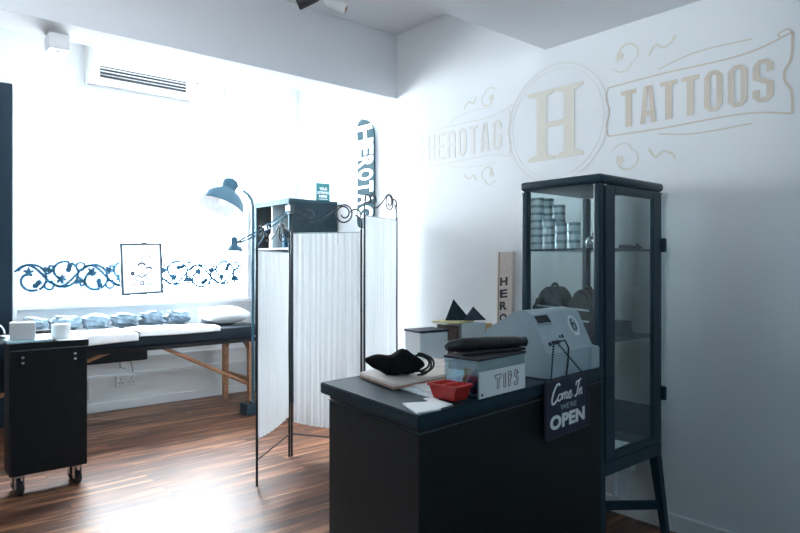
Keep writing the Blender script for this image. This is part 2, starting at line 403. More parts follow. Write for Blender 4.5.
washer(.85, .10, (1.35, 1.15, .80), 7, 'added white fill spotlight on the low ceiling before the counter, aimed down at it', 60)

# ------------------------------------------------------------------ mural on the right wall
t = thing('wall_mural', 'beige painted lettering mural HEROTAG H TATTOOS high on the right wall', 'mural', (2.65, 1.85, 1.87))
# a = distance to the reader's right, b = height; wall faces -X
def mf(ya, zb): return lambda a, b, c: (-.0004-c, ya-a-1.85, zb+b-1.87)
def mfa(a, b, c): return (-.0004-c, a-1.85, b-1.87)   # absolute Y, Z
def rfm(y0): return lambda a, b, c: (-.0004-c, (y0-a)-1.85, b-1.87)
def fatword(name, word, y0, y1, z0, z1, m_=None):
    """bold condensed block letters drawn as strokes"""
    n = len(word); adv = (y0-y1)/n; w = adv*.80; h = z1-z0; s = w*.34; c = w*.30; bm = B()
    for i, ch in enumerate(word):
        ox = i*adv+adv*.10
        f = (lambda ox: (lambda a, b, c_: (-.0004-c_, y0-ox-a-1.85, z0+b-1.87)))(ox)
        cnt = [0]
        def P(poly):
            cnt[0] += 1; return prism(bm, poly, 0, .0012+.00004*cnt[0], f)
        R = lambda a0, a1, b0, b1: P([(a0, b0), (a1, b0), (a1, b1), (a0, b1)])
        hs = s*.72
        def ring(a0, a1, b0, b1):
            O = [(a0+c, b0), (a1-c, b0), (a1, b0+c), (a1, b1-c), (a1-c, b1), (a0+c, b1), (a0, b1-c), (a0, b0+c)]
            q = s*.35
            I = [(a0+s+q*.4, b0+hs), (a1-s-q*.4, b0+hs), (a1-s, b0+hs+q), (a1-s, b1-hs-q), (a1-s-q*.4, b1-hs), (a0+s+q*.4, b1-hs), (a0+s, b1-hs-q), (a0+s, b0+hs+q)]
            for k in range(8): P([O[k], O[(k+1) % 8], I[(k+1) % 8], I[k]])
        if ch == 'T': R(0, w, h-hs*1.1, h); R(w/2-s*.6, w/2+s*.6, 0, h-hs*1.1)
        elif ch == 'H': R(0, s, 0, h); R(w-s, w, 0, h); R(s, w-s, h/2-hs/2, h/2+hs/2)
        elif ch == 'E': R(0, s, 0, h); R(s, w, 0, hs); R(s, w, h-hs, h); R(s, w*.85, h/2-hs/2, h/2+hs/2)
        elif ch == 'O': ring(0, w, 0, h)
        elif ch == 'A':
            P([(0, 0), (s, 0), (w*.48, h), (w*.26, h)]); P([(w-s, 0), (w, 0), (w*.74, h), (w*.52, h)])
            R(w*.48, w*.52, h*.8, h); R(s*.9, w-s*.9, h*.2, h*.34)
        elif ch == 'R':
            R(0, s, 0, h); P([(s, h), (w-c, h), (w, h-c), (w, h*.55), (w-c*.6, h*.46), (s, h*.46), (s, h*.46+hs), (w-s, h*.46+hs), (w-s, h-hs), (s, h-hs)][:10])
            R(w-s, w, 0, h*.44)
        elif ch == 'G':
            P([(0, c), (s, c), (s, h-c), (0, h-c)]); P([(0, c), (c, 0), (w-c, 0), (w, c), (w-s, hs), (s, hs), (s, c)]); P([(0, h-c), (s, h-hs), (w-s, h-hs), (w, h-c), (w-c, h), (c, h)])
            R(w-s, w, c, h*.5); R(w*.5, w-s, h*.5-hs, h*.5); R(w-s, w, h*.68, h-c)
        elif ch == 'S':
            P([(0, h*.55), (s, h*.6), (s, h-hs), (w-s, h-hs), (w-s, h*.70), (w, h*.70), (w, h-c), (w-c, h), (c, h), (0, h-c)])
            P([(0, h*.55), (w-s, h*.40), (w, h*.45), (s, h*.6)])
            P([(0, h*.30), (0, c), (c, 0), (w-c, 0), (w, c), (w, h*.45), (w-s, h*.40), (w-s, hs), (s, hs), (s, h*.30)])
    return fin(name, bm, m_ or BEIGE, t)
fatword('lettering', 'HEROTAG', 2.865, 2.245, 1.792, 1.955, FAINT)['label'] = 'beige word HEROTAG, lightened to look overexposed'
fatword('lettering', 'TATTOOS', 1.545, .885, 1.785, 1.953)['label'] = 'beige word TATTOOS'
bm = B(); f = lambda a, b, c: (-.0004-c, 2.075-a-1.85, 1.69+b-1.87)
for (a0, a1, b0, b1) in ((.06, .125, .03, .33), (.225, .29, .03, .33), (.125, .225, .165, .195)):
    prism(bm, [(a0, b0), (a1, b0), (a1, b1), (a0, b1)], 0, .0012, f)
for x in (0.004, .174):
    for (b0, b1, s) in ((0, .03, 1), (.33, .36, -1)):
        e = b0 if s == 1 else b1; i_ = b1 if s == 1 else b0
        prism(bm, [(x, e), (x+.166, e), (x+.166, e+s*.015), (x+.13, i_), (x+.042, i_), (x, e+s*.015)], 0, .0014, f)
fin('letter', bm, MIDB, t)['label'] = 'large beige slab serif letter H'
bm = B()
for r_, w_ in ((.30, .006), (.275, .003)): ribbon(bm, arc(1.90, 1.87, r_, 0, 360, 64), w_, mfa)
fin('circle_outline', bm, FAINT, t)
def banner(y0, y1, z0, z1, right_notch):
    bm = B(); R_ = lambda pts, w=.007: ribbon(bm, smoothline(pts, 8), w, rfm(y0))
    W = y0-y1
    R_([(0, z1), (W*.35, z1+.006), (W*.8, z1+.004), (W+.03, z1+.045)]); R_([(0, z0), (W*.35, z0-.006), (W*.8, z0-.004), (W+.03, z0-.035)])
    R_([(0, z1), (-.012, z1-.05), (.006, (z0+z1)/2), (-.012, z0+.05), (0, z0)], .006)
    if right_notch:
        R_([(W+.03, z1+.045), (W+.026, z1-.05), (W+.004, (z0+z1)/2+.02), (W+.004, (z0+z1)/2-.02), (W+.026, z0+.05), (W+.03, z0-.035)], .010)
        ribbon(bm, smoothline([(W+.03, z1+.045), (W+.012, z1+.06), (W-.02, z1+.05), (W-.01, z1+.035)], 8), .006, rfm(y0))
    else:
        R_([(W, z1+.02), (W+.012, z1-.05), (W-.008, (z0+z1)/2), (W+.012, z0+.05), (W, z0-.02)], .006)
    R_([(W*.33, z1+.028), (W*.55, z1+.062), (W*.85, z1+.058)], .005); R_([(W*.33, z0-.028), (W*.55, z0-.052), (W*.85, z0-.048)], .005)
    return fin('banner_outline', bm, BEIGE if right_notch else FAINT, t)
banner(1.60, .86, 1.757, 1.985, True)
banner(2.89, 2.20, 1.770, 1.978, False)
def curl(yc, zc, s, m):
    bm = B()
    F = rfm(0.0)
    g = lambda pts: [(-(yc)+s*p[0], zc+s*m*p[1]) for p in pts]
    ribbon(bm, g(arc(0, 0, .055, 200, -60, 20, .045)), [.012-.008*i/20 for i in range(21)], F)
    ribbon(bm, g(smoothline([(.02, -.035), (.0, -.065), (-.04, -.07), (-.08, -.045)])), .006, F)
    ribbon(bm, g(smoothline([(.10, -.03), (.13, .01), (.17, -.01), (.21, .01), (.22, .03)])), .010, F)
    prism(bm, g([(-.052, .0), (-.036, .026), (-.020, .005), (-.032, -.018)]), 0, .0010, F)
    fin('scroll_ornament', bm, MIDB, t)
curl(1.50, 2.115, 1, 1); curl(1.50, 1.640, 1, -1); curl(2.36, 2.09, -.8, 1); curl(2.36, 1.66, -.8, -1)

# ------------------------------------------------------------------ massage bed and what lies on it
BX0, BX1, BY0, BY1, BZ = .10, 2.42, 4.50, 5.10, .667
t = thing('massage_table', 'long black folding massage table on wooden legs under the window', 'massage table', (BX0, BY0, 0))
L_, W_ = BX1-BX0, BY1-BY0
fin('padded_top', box(B(), 0, L_, 0, W_, BZ-.095, BZ, .018, 3), VINYL, t, True)
fin('under_frame', box(B(), .05, L_-.05, .03, W_-.03, BZ-.125, BZ-.096), BLACK, t)
for x in (.12, L_-.10):
    for y, sg in ((.085, 1), (W_-.05, -1)):
        bm = B(); prism(bm, [(x-.022, BZ-.125), (x+.022, BZ-.125), (x+.018, 0), (x-.018, 0)], y-.022, y+.022, lambda a, b, c: (a, c, b))
        fin('leg', bm, WOOD, t)
    bm = B()
    pts = [(.10, BZ-.13)] + [(.10+(W_-.18)*i/12, BZ-.13-.09*(abs(2*i/12-1)**2.5)) for i in range(13)] + [(W_-.08, BZ-.13)]
    prism(bm, [(p[0], p[1]) for p in pts[1:-1]]+[(W_-.07, BZ-.125), (.10, BZ-.125)], x-.012, x+.012, lambda a, b, c: (c, a, b))
    fin('leg_arch', bm, WOOD, t)
    fin('cross_bar', box(B(), x-.012, x+.012, .10, W_-.07, .20, .245), WOOD, t)
for (x0, z0, x1, z1) in ((L_-.10, .19, 1.50, .56), (.12, .19, 1.22, .56)):
    fin('brace', tube(B(), [(x0, .12, z0), (x1, .12, z1)], .014, 6), WOOD, t)
for x, z in ((L_-.10, .22), (L_-.10, .27), (L_-.10, .33)): fin('knob', lathe(B(), [(0, -.006), (.009, -.005), (.009, .004), (0, .006)], axisM((x, .06, z), (0, -1, 0)), 10), SILVERT, t)
tr_ = fin('storage_tray', box(B(), 0, .42, 0, .3, 0, .075, .01), BLACK, bpy.data.objects['massage_table'], loc=(1.05, .25, .445))
for xx in (.02, .40): fin('hook', tube(B(), [(xx, .02, .075), (xx, .02, .105)], .004), IRON, tr_)
# sheet
def sheet(name, x0, x1, y0, y1, z, drop, label, seed=1):
    rnd = random.Random(seed); bm = B(); nx, ny = 30, 14; g = []
    for i in range(nx+1):
        row = []
        for j in range(ny+1):
            u = x0+(x1-x0)*i/nx
            if j < 3: v = y0-.012; zz = z-drop*(1-j/3.0)*(1+.12*math.sin(u*7+seed))
            else: v = y0-.010+(y1-y0)*(j-3)/(ny-3); zz = z+.006+.004*math.sin(u*11+v*17+seed)+rnd.uniform(-.0015, .0015)
            row.append(bm.verts.new((u, v, zz)))
        g.append(row)
    for i in range(nx):
        for j in range(ny): bm.faces.new((g[i][j], g[i+1][j], g[i+1][j+1], g[i][j+1]))
    o = fin(name, bm, SHEET, smooth=True)
    md = o.modifiers.new('thick', 'SOLIDIFY'); md.thickness = .004; md.offset = 1
    return tag(o, label, 'sheet')
sheet('bed_sheet', .66, 1.42, 4.50, 4.98, BZ, .05, 'white sheet hanging over the left half of the black folding bed', 1)
sheet('bed_sheet', 1.4265, 2.02, 4.50, 4.86, BZ+.008, .026, 'white folded sheet on the right half of the bed, nearer the pillow', 2)
# pillow
bm = B(); bmesh.ops.create_uvsphere(bm, u_segments=32, v_segments=16, radius=1)
for v in bm.verts:
    x, y, z = v.co
    sx = math.copysign(abs(x)**.82, x); sy = math.copysign(abs(y)**.82, y)
    k = max(0, 1-max(abs(sx), abs(sy))**3)
    v.co = (sx*.205, sy*.14, z*.072*(.45+.55*k)+.072)
tag(fin('pillow', bm, SHEET, smooth=True, loc=(2.205, 4.80, BZ+.004), rz=-.1), 'small white pillow at the right end of the black folding bed', 'pillow')
tag(fin('cardboard_box', box(B(), -.12, .12, -.03, .03, 0, .125, .004), LILAC, loc=(2.20, 5.03, BZ)), 'pale lilac flat box behind the white pillow', 'box')
# plastic wrapped packs behind the sheet
names = ['leftmost crumpled clear plastic pack on the bed, below the iron vine', 'crumpled plastic pack second from the left along the window side of the bed',
         'crumpled plastic pack third from the left, left of the framed drawing', 'crumpled plastic pack on the bed directly under the framed drawing',
         'crumpled plastic pack just right of the framed drawing on the bed', 'rightmost crumpled plastic pack, nearest the white pillow']
for i in range(6):
    rnd = random.Random(20+i); bm = B(); bmesh.ops.create_icosphere(bm, subdivisions=4, radius=1)
    ph = [rnd.uniform(0, 6) for _ in range(6)]
    for v in bm.verts:
        x, y, z = v.co
        n = .09*math.sin(7*x+ph[0]+3*z)+.07*math.sin(9*y+ph[1])+.06*math.sin(13*z+5*x+ph[2])+rnd.uniform(-.035, .035)
        sx = math.copysign(abs(x)**.6, x); sy = math.copysign(abs(y)**.6, y); sz = math.copysign(abs(z)**.7, z)
        v.co = Vector((sx*.092, sy*.05, sz*.055))*(1+n)
    for v in bm.verts: v.co.z = max(v.co.z, -.054)
    x = .87+i*.205
    o = fin('plastic_pack', bm, BAGM, smooth=False, loc=(x, 5.035, BZ+.055+rnd.uniform(0, .003)), rz=rnd.uniform(-.06, .06))
    tag(o, names[i], 'plastic pack', 'crumpled plastic packs along the back of the bed')
    bm = B(); tube(bm, [(-.03, -.052, .02), (.0, -.058, .0), (.04, -.054, -.02)], .004, 6); fin('knot', bm, BAGM, o)
# dark tube and white hoop on bed
tag(fin('marker_tube', tube(B(), [(0, 0, 0), (.22, .0, 0)], .013, 10), BLACK, loc=(.80, 4.86, BZ+.024)), 'slim black tube lying on the sheet in front of the plastic packs', 'tube')
bm = B(); tube(bm, [(p[0], 0, p[1]) for p in arc(0, 0, .065, 0, 180, 18)], .006, 8)
tag(fin('cable_loop', bm, WHITE, loc=(.80, 4.93, BZ+.012)), 'thin white arched cable standing up behind the cart', 'cable')
bm = B(); tube(bm, [(p[0], 0, p[1]) for p in arc(0, 0, .075, 0, 180, 18)], .006, 8)
tag(fin('cable_loop', bm, WHITE, loc=(.62, 4.99, BZ+.012), rz=.1), 'taller white arched cable at the left end of the bed', 'cable')

# ------------------------------------------------------------------ iron vine grille and framed drawing
t = thing('vine_grille', 'wrought iron vine scroll band with leaves, tinted blue for haze, in front of the window', 'iron scroll', (.78, 5.17, .97))
bm = B(); lf = B()
def VP(a, b): return (a, 0, b)
def leaf(x, z, s, rot, mp=False):
    n = 20; poly = []
    for k in range(n):
        a = 2*PI*k/n
        r_ = s*(.72+.28*math.cos(5*a)) if mp else s*(.45+.55*abs(math.cos(a)))*1.0
        if not mp: r_ = s*math.sqrt(max(.05, (math.cos(a)**2)+.16*(math.sin(a)**2)))
        poly.append((x+r_*math.cos(a+rot), z+r_*math.sin(a+rot)))
    prism(lf, poly, -.004, .004, lambda a, b, c: (a, -.006+c, b))
Lg = 1.74; per = .42
def TB(pts, r_): tube(bm, [VP(min(max(p[0], 0), Lg), p[1]) for p in pts], r_, 6)
wv = [(x_/100*Lg, .10+.078*math.sin(2*PI*(x_/100*Lg)/per+.4)) for x_ in range(101)]
TB(wv, .0098)
def leafpart(x, z, s_, rot, mp):
    global lf
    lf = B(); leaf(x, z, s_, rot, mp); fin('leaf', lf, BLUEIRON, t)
i = 0; x = .085
while x < Lg-.05:
    up = 1 if i % 2 == 0 else -1
    cx = x+.02; zc = .10-up*.015
    TB([(cx+q[0], zc+up*q[1]) for q in arc(0, 0, .098, 150, -60, 24)], .0098)
    TB([(cx+q[0], zc+up*q[1]) for q in arc(-.005, -.01, .088, -60, -290, 24, .030)], .0105)
    TB([(cx+q[0], zc-up*q[1]) for q in arc(.115, .055, .030, 0, 350, 16)], .0085)
    TB([(cx+q[0], zc-up*q[1]) for q in smoothline([(.09, -.02), (.13, -.05), (.14, -.085), (.11, -.09)])], .0085)
    leafpart(cx-.02, zc+up*.042, .040, .3+i, True); leafpart(cx+.105, zc+up*.060, .036, 1.2*i, True)
    leafpart(cx+.035, zc-up*.045, .036, .8+i*.5, False)
    x += per/2; i += 1
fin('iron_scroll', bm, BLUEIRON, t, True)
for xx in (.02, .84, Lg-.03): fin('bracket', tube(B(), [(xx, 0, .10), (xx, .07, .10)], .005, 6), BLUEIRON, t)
t = thing('framed_drawing', 'framed tattoo line drawing with thin dark frame hanging before the window', 'picture', (1.635, 5.09, 1.12))
t.rotation_euler = (0, math.radians(-2.0), 0)
bm = B(); w, h, q = .162, .205, .017
for (a, b, c, d) in ((-w, w, h-q, h), (-w, w, -h, -h+q), (-w, -w+q, -h+q, h-q), (w-q, w, -h+q, h-q)): box(bm, a, b, -.012, .012, c, d)
fin('frame', bm, mat('dark_blue_frame', (.02, .055, .085), .4), t)
fin('drawing_sheet', box(B(), -w+q, w-q, 0, .008, -h+q, h-q), mat('backlit_paper', (.86, .87, .88), .7, noise=.01, trans=.12), t)
bm = B(); F = lambda a, b, c: (a, -.0005-c, b); G = lambda pts, w_=.004: ribbon(bm, pts, w_*1.5, F, .0008)
G(arc(0, .085, .028, 0, 360, 20), .002); G(arc(0, .085, .012, 0, 360, 12), .003); G(arc(0, .015, .03, 20, 160, 12), .008)
G(arc(0, -.03, .035, 200, 340, 12), .004); G(arc(.055, -.02, .03, 30, 140, 12), .007); G(arc(-.07, -.035, .009, 0, 350, 12), .009)
G(arc(0, -.055, .02, 0, 360, 4), .003); G(arc(0, -.115, .016, 45, 405, 4), .006); G(arc(.06, -.06, .03, 90, 270, 12), .003); G(arc(-.03, -.075, .02, 90, 300, 12), .003)
for s in (-1, 1):
    G(smoothline([(s*.06, .11), (s*.075, .06), (s*.06, .0)]), .002); G(smoothline([(s*.03, -.13), (s*.06, -.12), (s*.08, -.135)]), .003); G(arc(s*.075, .10, .015, 0, 270, 10), .002)
fin('ink_lines', bm, mat('blue_grey_ink', (.02, .035, .07), .9), t)
for xx in (-.10, .10): fin('hook', tube(B(), [(xx, .010, -.01), (xx, .066, -.01)], .004, 6), IRON, t)
fin('hanging_wire', tube(B(), [(-.10, .013, .19), (0, .03, .215), (.10, .013, .19)], .0015, 6), IRON, t)

# ------------------------------------------------------------------ black cart with castors
t = thing('trolley_cabinet', 'tall black cabinet on castors at the left, in front of the bed', 'trolley', (.517, 3.56, 0))
fin('body', box(B(), 0, .352, .016, .17, .103, .748, .002), BLACK, t)
fin('front_panel', box(B(), .004, .348, 0, .0155, .106, .722, .002), BLACK, t)
fin('top_board', box(B(), -.002, .356, -.004, .174, .728, .76, .003), BLACK, t)
fin('edge_strip', box(B(), 0, .352, -.0025, .001, .7225, .7275), mat('grey_edge_strip', (.10, .13, .15), .4), t)
for x in (.055, .290):
    for z in (.690, .663):
        fin('screw', lathe(B(), [(0, 0), (.007, 0), (.007, .003), (0, .004)], axisM((x, 0, z), (0, -1, 0)), 12), SILVERT, t)
for x in (.045, .307):
    for y in (.026, .115):
        c = fin('castor', box(B(), x-.018, x+.018, y-.018, y+.018, .096, .103), SILVERT, t)
        fin('fork', box(box(box(B(), x-.020, x-.016, y-.012, y+.022, .035, .094), x+.016, x+.020, y-.012, y+.022, .035, .094), x-.020, x+.020, y-.012, y+.022, .0938, .0962), SILVERT, c)
        fin('wheel', lathe(B(), [(0, -.013), (.030, -.013), (.036, -.008), (.036, .008), (.030, .013), (0, .013)], axisM((x, y+.012, .036), (1, .25, 0)), 24), RUBBER, c, True)
# on top of the cart
tag(fin('tray_liner', box(B(), -.010, .19, -.006, .15, 0, .014, .004), mat('pale_aqua_plastic', (.50, .72, .78), .4), loc=(.517, 3.57, .760)), 'pale aqua flat tray on top of the black trolley', 'tray')
t = thing('tissue_box', 'white tissue box standing on the aqua tray on the trolley', 'tissue box', (.585, 3.63, .774), -.1)
fin('carton', box(B(), -.058, .052, -.04, .05, 0, .088, .006), PAPER, t)
bm = B(); prism(bm, [(-.03, .089), (.03, .089), (.038, .105), (.0, .098), (-.034, .112)], -.002, .002, lambda a, b, c: (a, c+.01, b)); fin('tissue', bm, PAPER, t)
t = thing('paper_roll', 'short white paper roll beside the tissue box on the trolley', 'paper roll', (.765, 3.675, .7625))
fin('roll', lathe(B(), [(.015, 0), (.045, 0), (.045, .075), (.015, .075), (.015, 0)], cap=False), PAPER, t, True)
fin('core', lathe(B(), [(.0145, .001), (.0145, .0745)], cap=False), CREAM, t, True)
sheetp = prism(B(), [(-.03, -.09), (.10, -.095), (.11, .05), (-.02, .055)], 0, .0015)
tag(fin('paper_sheet', sheetp, PAPER, loc=(.76, 3.66, .7602)), 'loose white paper sheet on the right of the trolley top', 'paper')

# ------------------------------------------------------------------ shelf unit behind the screen
t = thing('shelf_unit', 'tall black and grey open shelf unit behind the folding screen', 'shelf unit', (2.645, 4.53, 0))
SW, SD, SH = .48, .60, 1.685
fin('front_side', box(B(), 0, SW, 0, .02, 0, SH-.001), DTEAL, t)
fin('rear_side', box(B(), 0, SW, SD-.02, SD, 0, SH-.001), BLACK, t)
fin('top_board', box(B(), -.004, SW, 0, SD, SH, SH+.02), TEALBOARD, t)
fin('back_board', box(B(), SW-.012, SW, .02, SD-.02, 0, SH-.001), BLACK, t)
for z in (.05, .45, .85, 1.28): fin('shelf', box(B(), 0, SW-.013, .021, SD-.021, z, z+.018), BLACK, t)
fin('divider', box(B(), 0, SW-.013, SD/2-.005, SD/2+.003, 1.299, SH-.001), GREYB, t)
fin('face_edge', box(box(box(B(), -.003, 0, 0, .02, 0, SH), -.003, 0, SD-.02, SD, 0, SH), -.003, 0, 0, SD, SH-.022, SH), TEALBOARD, t)
fin('lining', box(B(), SW-.016, SW-.0125, .021, SD-.021, 1.30, SH-.002), BLACK, t)
# things on the shelf (glimpsed)
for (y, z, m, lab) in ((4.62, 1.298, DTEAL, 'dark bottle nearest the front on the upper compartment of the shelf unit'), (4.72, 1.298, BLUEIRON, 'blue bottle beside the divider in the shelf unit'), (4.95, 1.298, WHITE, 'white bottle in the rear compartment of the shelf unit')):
    q = thing('bottle', lab, 'bottle', (2.72, y, z))
    fin('body', lathe(B(), [(.028, 0), (.03, .01), (.03, .11), (.012, .14), (.012, .16)], seg=16), m, q, True)
    fin('cap', lathe(B(), [(.014, .158), (.014, .18), (0, .181)], seg=12), WHITE, q, True)
# card on the shelf
t = thing('card', 'small teal green printed card standing on top of the shelf unit', 'card', (3.02, 4.60, SH+.02))
t.rotation_euler = (0, 0, math.radians(-8))
fin('card_board', box(B(), -.065, .065, -.004, .004, 0, .162), GREEN, t)
bm = B(); F = lambda a, b, c: (a, -.0045-c, b)
text_into(bm, 'YOUR', -.035, .04, .100, .125, F, .0008, .02); text_into(bm, 'LISTENING', -.055, .055, .068, .090, F, .0008, .01); text_into(bm, 'HERE', -.038, .038, .036, .058, F, .0008, .02)
box(bm, -.045, .045, -.0053, -.0045, .02, .024)
fin('lettering', bm, LETTER, t)
# skateboard on the bay side wall
t = thing('skateboard_deck', 'pale skateboard deck with big white letters hung upright on the wall', 'skateboard', (3.15, 4.10, 1.90))
hw, hh = .115, .45
def bend(a, b, c):
    e = max(0, abs(b)-.30); return (-.03-c-1.8*e*e, a, b)
def halfw(b):
    e = abs(b)-(hh-.13)
    return hw if e <= 0 else hw*math.sqrt(max(.0004, 1-(e/.1301)**2))
bm = B(); rows = []
zs = [-hh+.9*i/60 for i in range(61)]
for b in zs:
    w_ = halfw(b); rows.append([bm.verts.new(bend(x, b, c)) for x, c in ((-w_, 0), (-w_, .011), (w_, .011), (w_, 0))])
for r0, r1 in zip(rows, rows[1:]):
    for k in range(4): bm.faces.new((r0[k], r0[(k+1) % 4], r1[(k+1) % 4], r1[k]))
bm.faces.new(rows[0]); bm.faces.new(rows[-1])
fin('deck', bm, TEALBOARD, t)
bm = B(); hts = [(.25, .40), (.155, .24), (.055, .145), (-.05, .045), (-.15, -.06), (-.25, -.16), (-.36, -.26)]
for ch, (b0, b1) in zip('HEROTAG', hts):
    text_into(bm, ch, 0, 1, 0, 1, (lambda b0, b1: (lambda a, b, c: bend(.104-b*.208, b1-(b1-b0)*a, .0115+c)))(b0, b1), .0015, .035)
fin('lettering', bm, LETTER, t)
bm = B(); box(bm, -.03, 0, -.02, .02, .18, .22); box(bm, -.03, 0, -.02, .02, -.22, -.18); fin('wall_mount', bm, TRIM, t)

# ------------------------------------------------------------------ lamps
t = thing('floor_lamp', 'tall floor lamp with big dome shade, tinted teal for haze, in front of the window', 'lamp', (2.235, 4.42, 0))
fin('base', box(B(), -.06, .06, -.06, .06, 0, .085, .008), METAL, t)
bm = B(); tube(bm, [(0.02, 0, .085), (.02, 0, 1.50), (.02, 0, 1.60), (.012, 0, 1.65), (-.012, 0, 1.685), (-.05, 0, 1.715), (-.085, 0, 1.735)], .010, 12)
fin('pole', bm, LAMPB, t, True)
Mh = axisM((-.152, -.005, 1.80), (-.47, -.12, -1))
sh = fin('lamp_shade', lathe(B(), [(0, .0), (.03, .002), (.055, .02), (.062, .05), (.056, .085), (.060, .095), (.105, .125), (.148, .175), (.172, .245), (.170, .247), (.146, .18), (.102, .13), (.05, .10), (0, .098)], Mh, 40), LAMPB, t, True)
fin('shade_lining', lathe(B(), [(0, .101), (.05, .103), (.100, .133), (.143, .182), (.167, .246)], Mh, 40, cap=False), LAMPIN, sh, True)
fin('bulb', lathe(B(), [(0, .225), (.02, .22), (.032, .195), (.028, .165), (.014, .14), (.014, .105)], Mh, 20), LAMPIN, sh, True)
bm = B(); tube(bm, [(-.085, 0, 1.735), (-.10, .0, 1.755), (-.115, 0, 1.74)], .012, 10); tube(bm, [(-.075, -.02, 1.728), (-.075, .02, 1.728)], .013, 10)
fin('joint', bm, CHROME, t, True)
t = thing('desk_lamp', 'small dark arm lamp, tinted blue for haze, reaching left from the shelf unit', 'lamp', (2.60, 4.40, 1.60))
bm = B()
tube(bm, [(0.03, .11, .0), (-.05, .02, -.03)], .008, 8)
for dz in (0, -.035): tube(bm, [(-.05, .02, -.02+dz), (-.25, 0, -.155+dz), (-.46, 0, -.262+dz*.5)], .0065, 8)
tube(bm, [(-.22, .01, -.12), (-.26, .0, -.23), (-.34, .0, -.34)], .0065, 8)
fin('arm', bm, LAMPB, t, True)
fin('clamp', box(B(), .0, .043, .04, .125, -.03, .04, .004), IRON, t)
fin('joint', lathe(B(), [(.0, -.02), (.018, -.02), (.018, .02), (0, .02)], axisM((-.24, 0, -.16), (0, 1, 0)), 16), CHROME, t, True)
Md = axisM((-.518, -.02, -.235), (0, 0, -1))
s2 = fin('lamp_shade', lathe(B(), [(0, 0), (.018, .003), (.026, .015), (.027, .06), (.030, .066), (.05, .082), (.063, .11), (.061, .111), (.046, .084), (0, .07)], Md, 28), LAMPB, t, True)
fin('shade_lining', lathe(B(), [(0, .072), (.044, .086), (.059, .110)], Md, 28, cap=False), LAMPIN, s2, True)
fin('shade_bracket', tube(B(), [(-.46, 0, -.268), (-.50, -.01, -.285)], .012, 8), IRON, t, True)

# ------------------------------------------------------------------ folding screen
ROD = mat('grey_curtain_rod', (.34, .40, .44), .5)
A = Vector((1.518, 2.939)); Bp = Vector((1.920, 3.283)); Cp = Vector((2.172, 2.885)); D = Vector((2.575, 3.055))
t = thing('folding_screen', 'three panel folding screen of black iron with sheer white cloth', 'room divider', (1.92, 3.283, 0))
def scr(P, Q, a): p = P+(Q-P)*a; return p.x-1.92, p.y-3.283
def panel(P, Q, z0, z1, ztop, seed):
    L = (Q-P).length
    fr = B()
    def W3(a, z, off=0):
        x, y = scr(P, Q, a/L); d = (Q-P).normalized(); return (x-d.y*off, y+d.x*off, z)
    a0, a1 = .012, L-.012
    for a in (a0, a1): tube(fr, [W3(a, 0), W3(a, z1+.02)], .0065, 8)
    tube(fr, [W3(a0, .135), W3(a1, .135)], .0045, 6)
    pn = fin('panel_frame', fr, IRON, t, True)
    for z in (z0+.55*(z1-z0), z1+.004): fin('curtain_rod', tube(B(), [W3(a0, z, .012), W3(a1, z, .012)], .003, 6), ROD, pn, True)
    sc = B(); H_ = ztop-z1; s = 1
    def T(pts, r_=.0045): tube(sc, [W3(min(max(p[0], .0), L), z1+.02+p[1]*H_) for p in pts], r_, 6)
    asp = L/H_
    def ar(cx, cz, r_, q0, q1, r1=None, n=20): return [(cx*L+p[0], cz+p[1]/H_) for p in arc(0, 0, r_, q0, q1, n, r1)]
    rr = H_*.32
    T([(a0, 0), (a0, .25)]+smoothline([(a0, .25), (a0+.01, .48), (L*.07, .66)])[1:]); T([(a1, 0), (a1, .2)]+smoothline([(a1, .2), (a1-.01, .42), (L*.90, .56)])[1:])
    T(ar(.12, .55, rr*.8, 200, -140, rr*.45)); T(ar(.26, .60, rr*.85, -20, 330, rr*.4))
    T(smoothline([(L*.27, .28), (L*.38, .30), (L*.55, .62), (L*.66, .92), (L*.72, .96)]))
    T(ar(.74, .62, rr*1.15, 95, -260, rr*.95)); T(ar(.74, .62, rr*.95, -260, -520, rr*.3)); T(ar(.90, .55, rr*.8, 150, -60, rr*.6))
    fin('scroll_top', sc, IRON, pn, True)
    # gathered cloth
    cl = B(); nx, nz = 120, 14; rnd = random.Random(seed); g = []
    for i in range(nx+1):
        u = i/nx; row = []
        for j in range(nz+1):
            v = j/nz; uw = u+.018*math.sin(u*9+seed)+.011*math.sin(u*23+seed*2)+.004*math.sin(v*5+u*11); fold = .0045*math.sin(uw*2*PI*11+.8*math.sin(v*3+seed))+.0022*math.sin(uw*2*PI*27+v*2)
            bz = -.018*math.sin(u*PI)*(1-v) if seed != 1 else -.012*math.sin(u*PI)*(1-v)
            row.append(cl.verts.new(W3(a0+.009+(a1-a0-.018)*u, z0+(z1-z0)*v+bz, fold*(.35+.65*(abs(v-.55)*1.8 if abs(v-.55) < .5 else .9))+.003)))
        g.append(row)
    for i in range(nx):
        for j in range(nz): cl.faces.new((g[i][j], g[i+1][j], g[i+1][j+1], g[i][j+1]))
    return fin('cloth_panel', cl, CURTAIN, t, True)
panel(A, Bp, .24, 1.222, 1.37, 1)
panel(Bp, Cp, .205, 1.337, 1.485, 2)
panel(Cp, D, .205, 1.435, 1.575, 3)

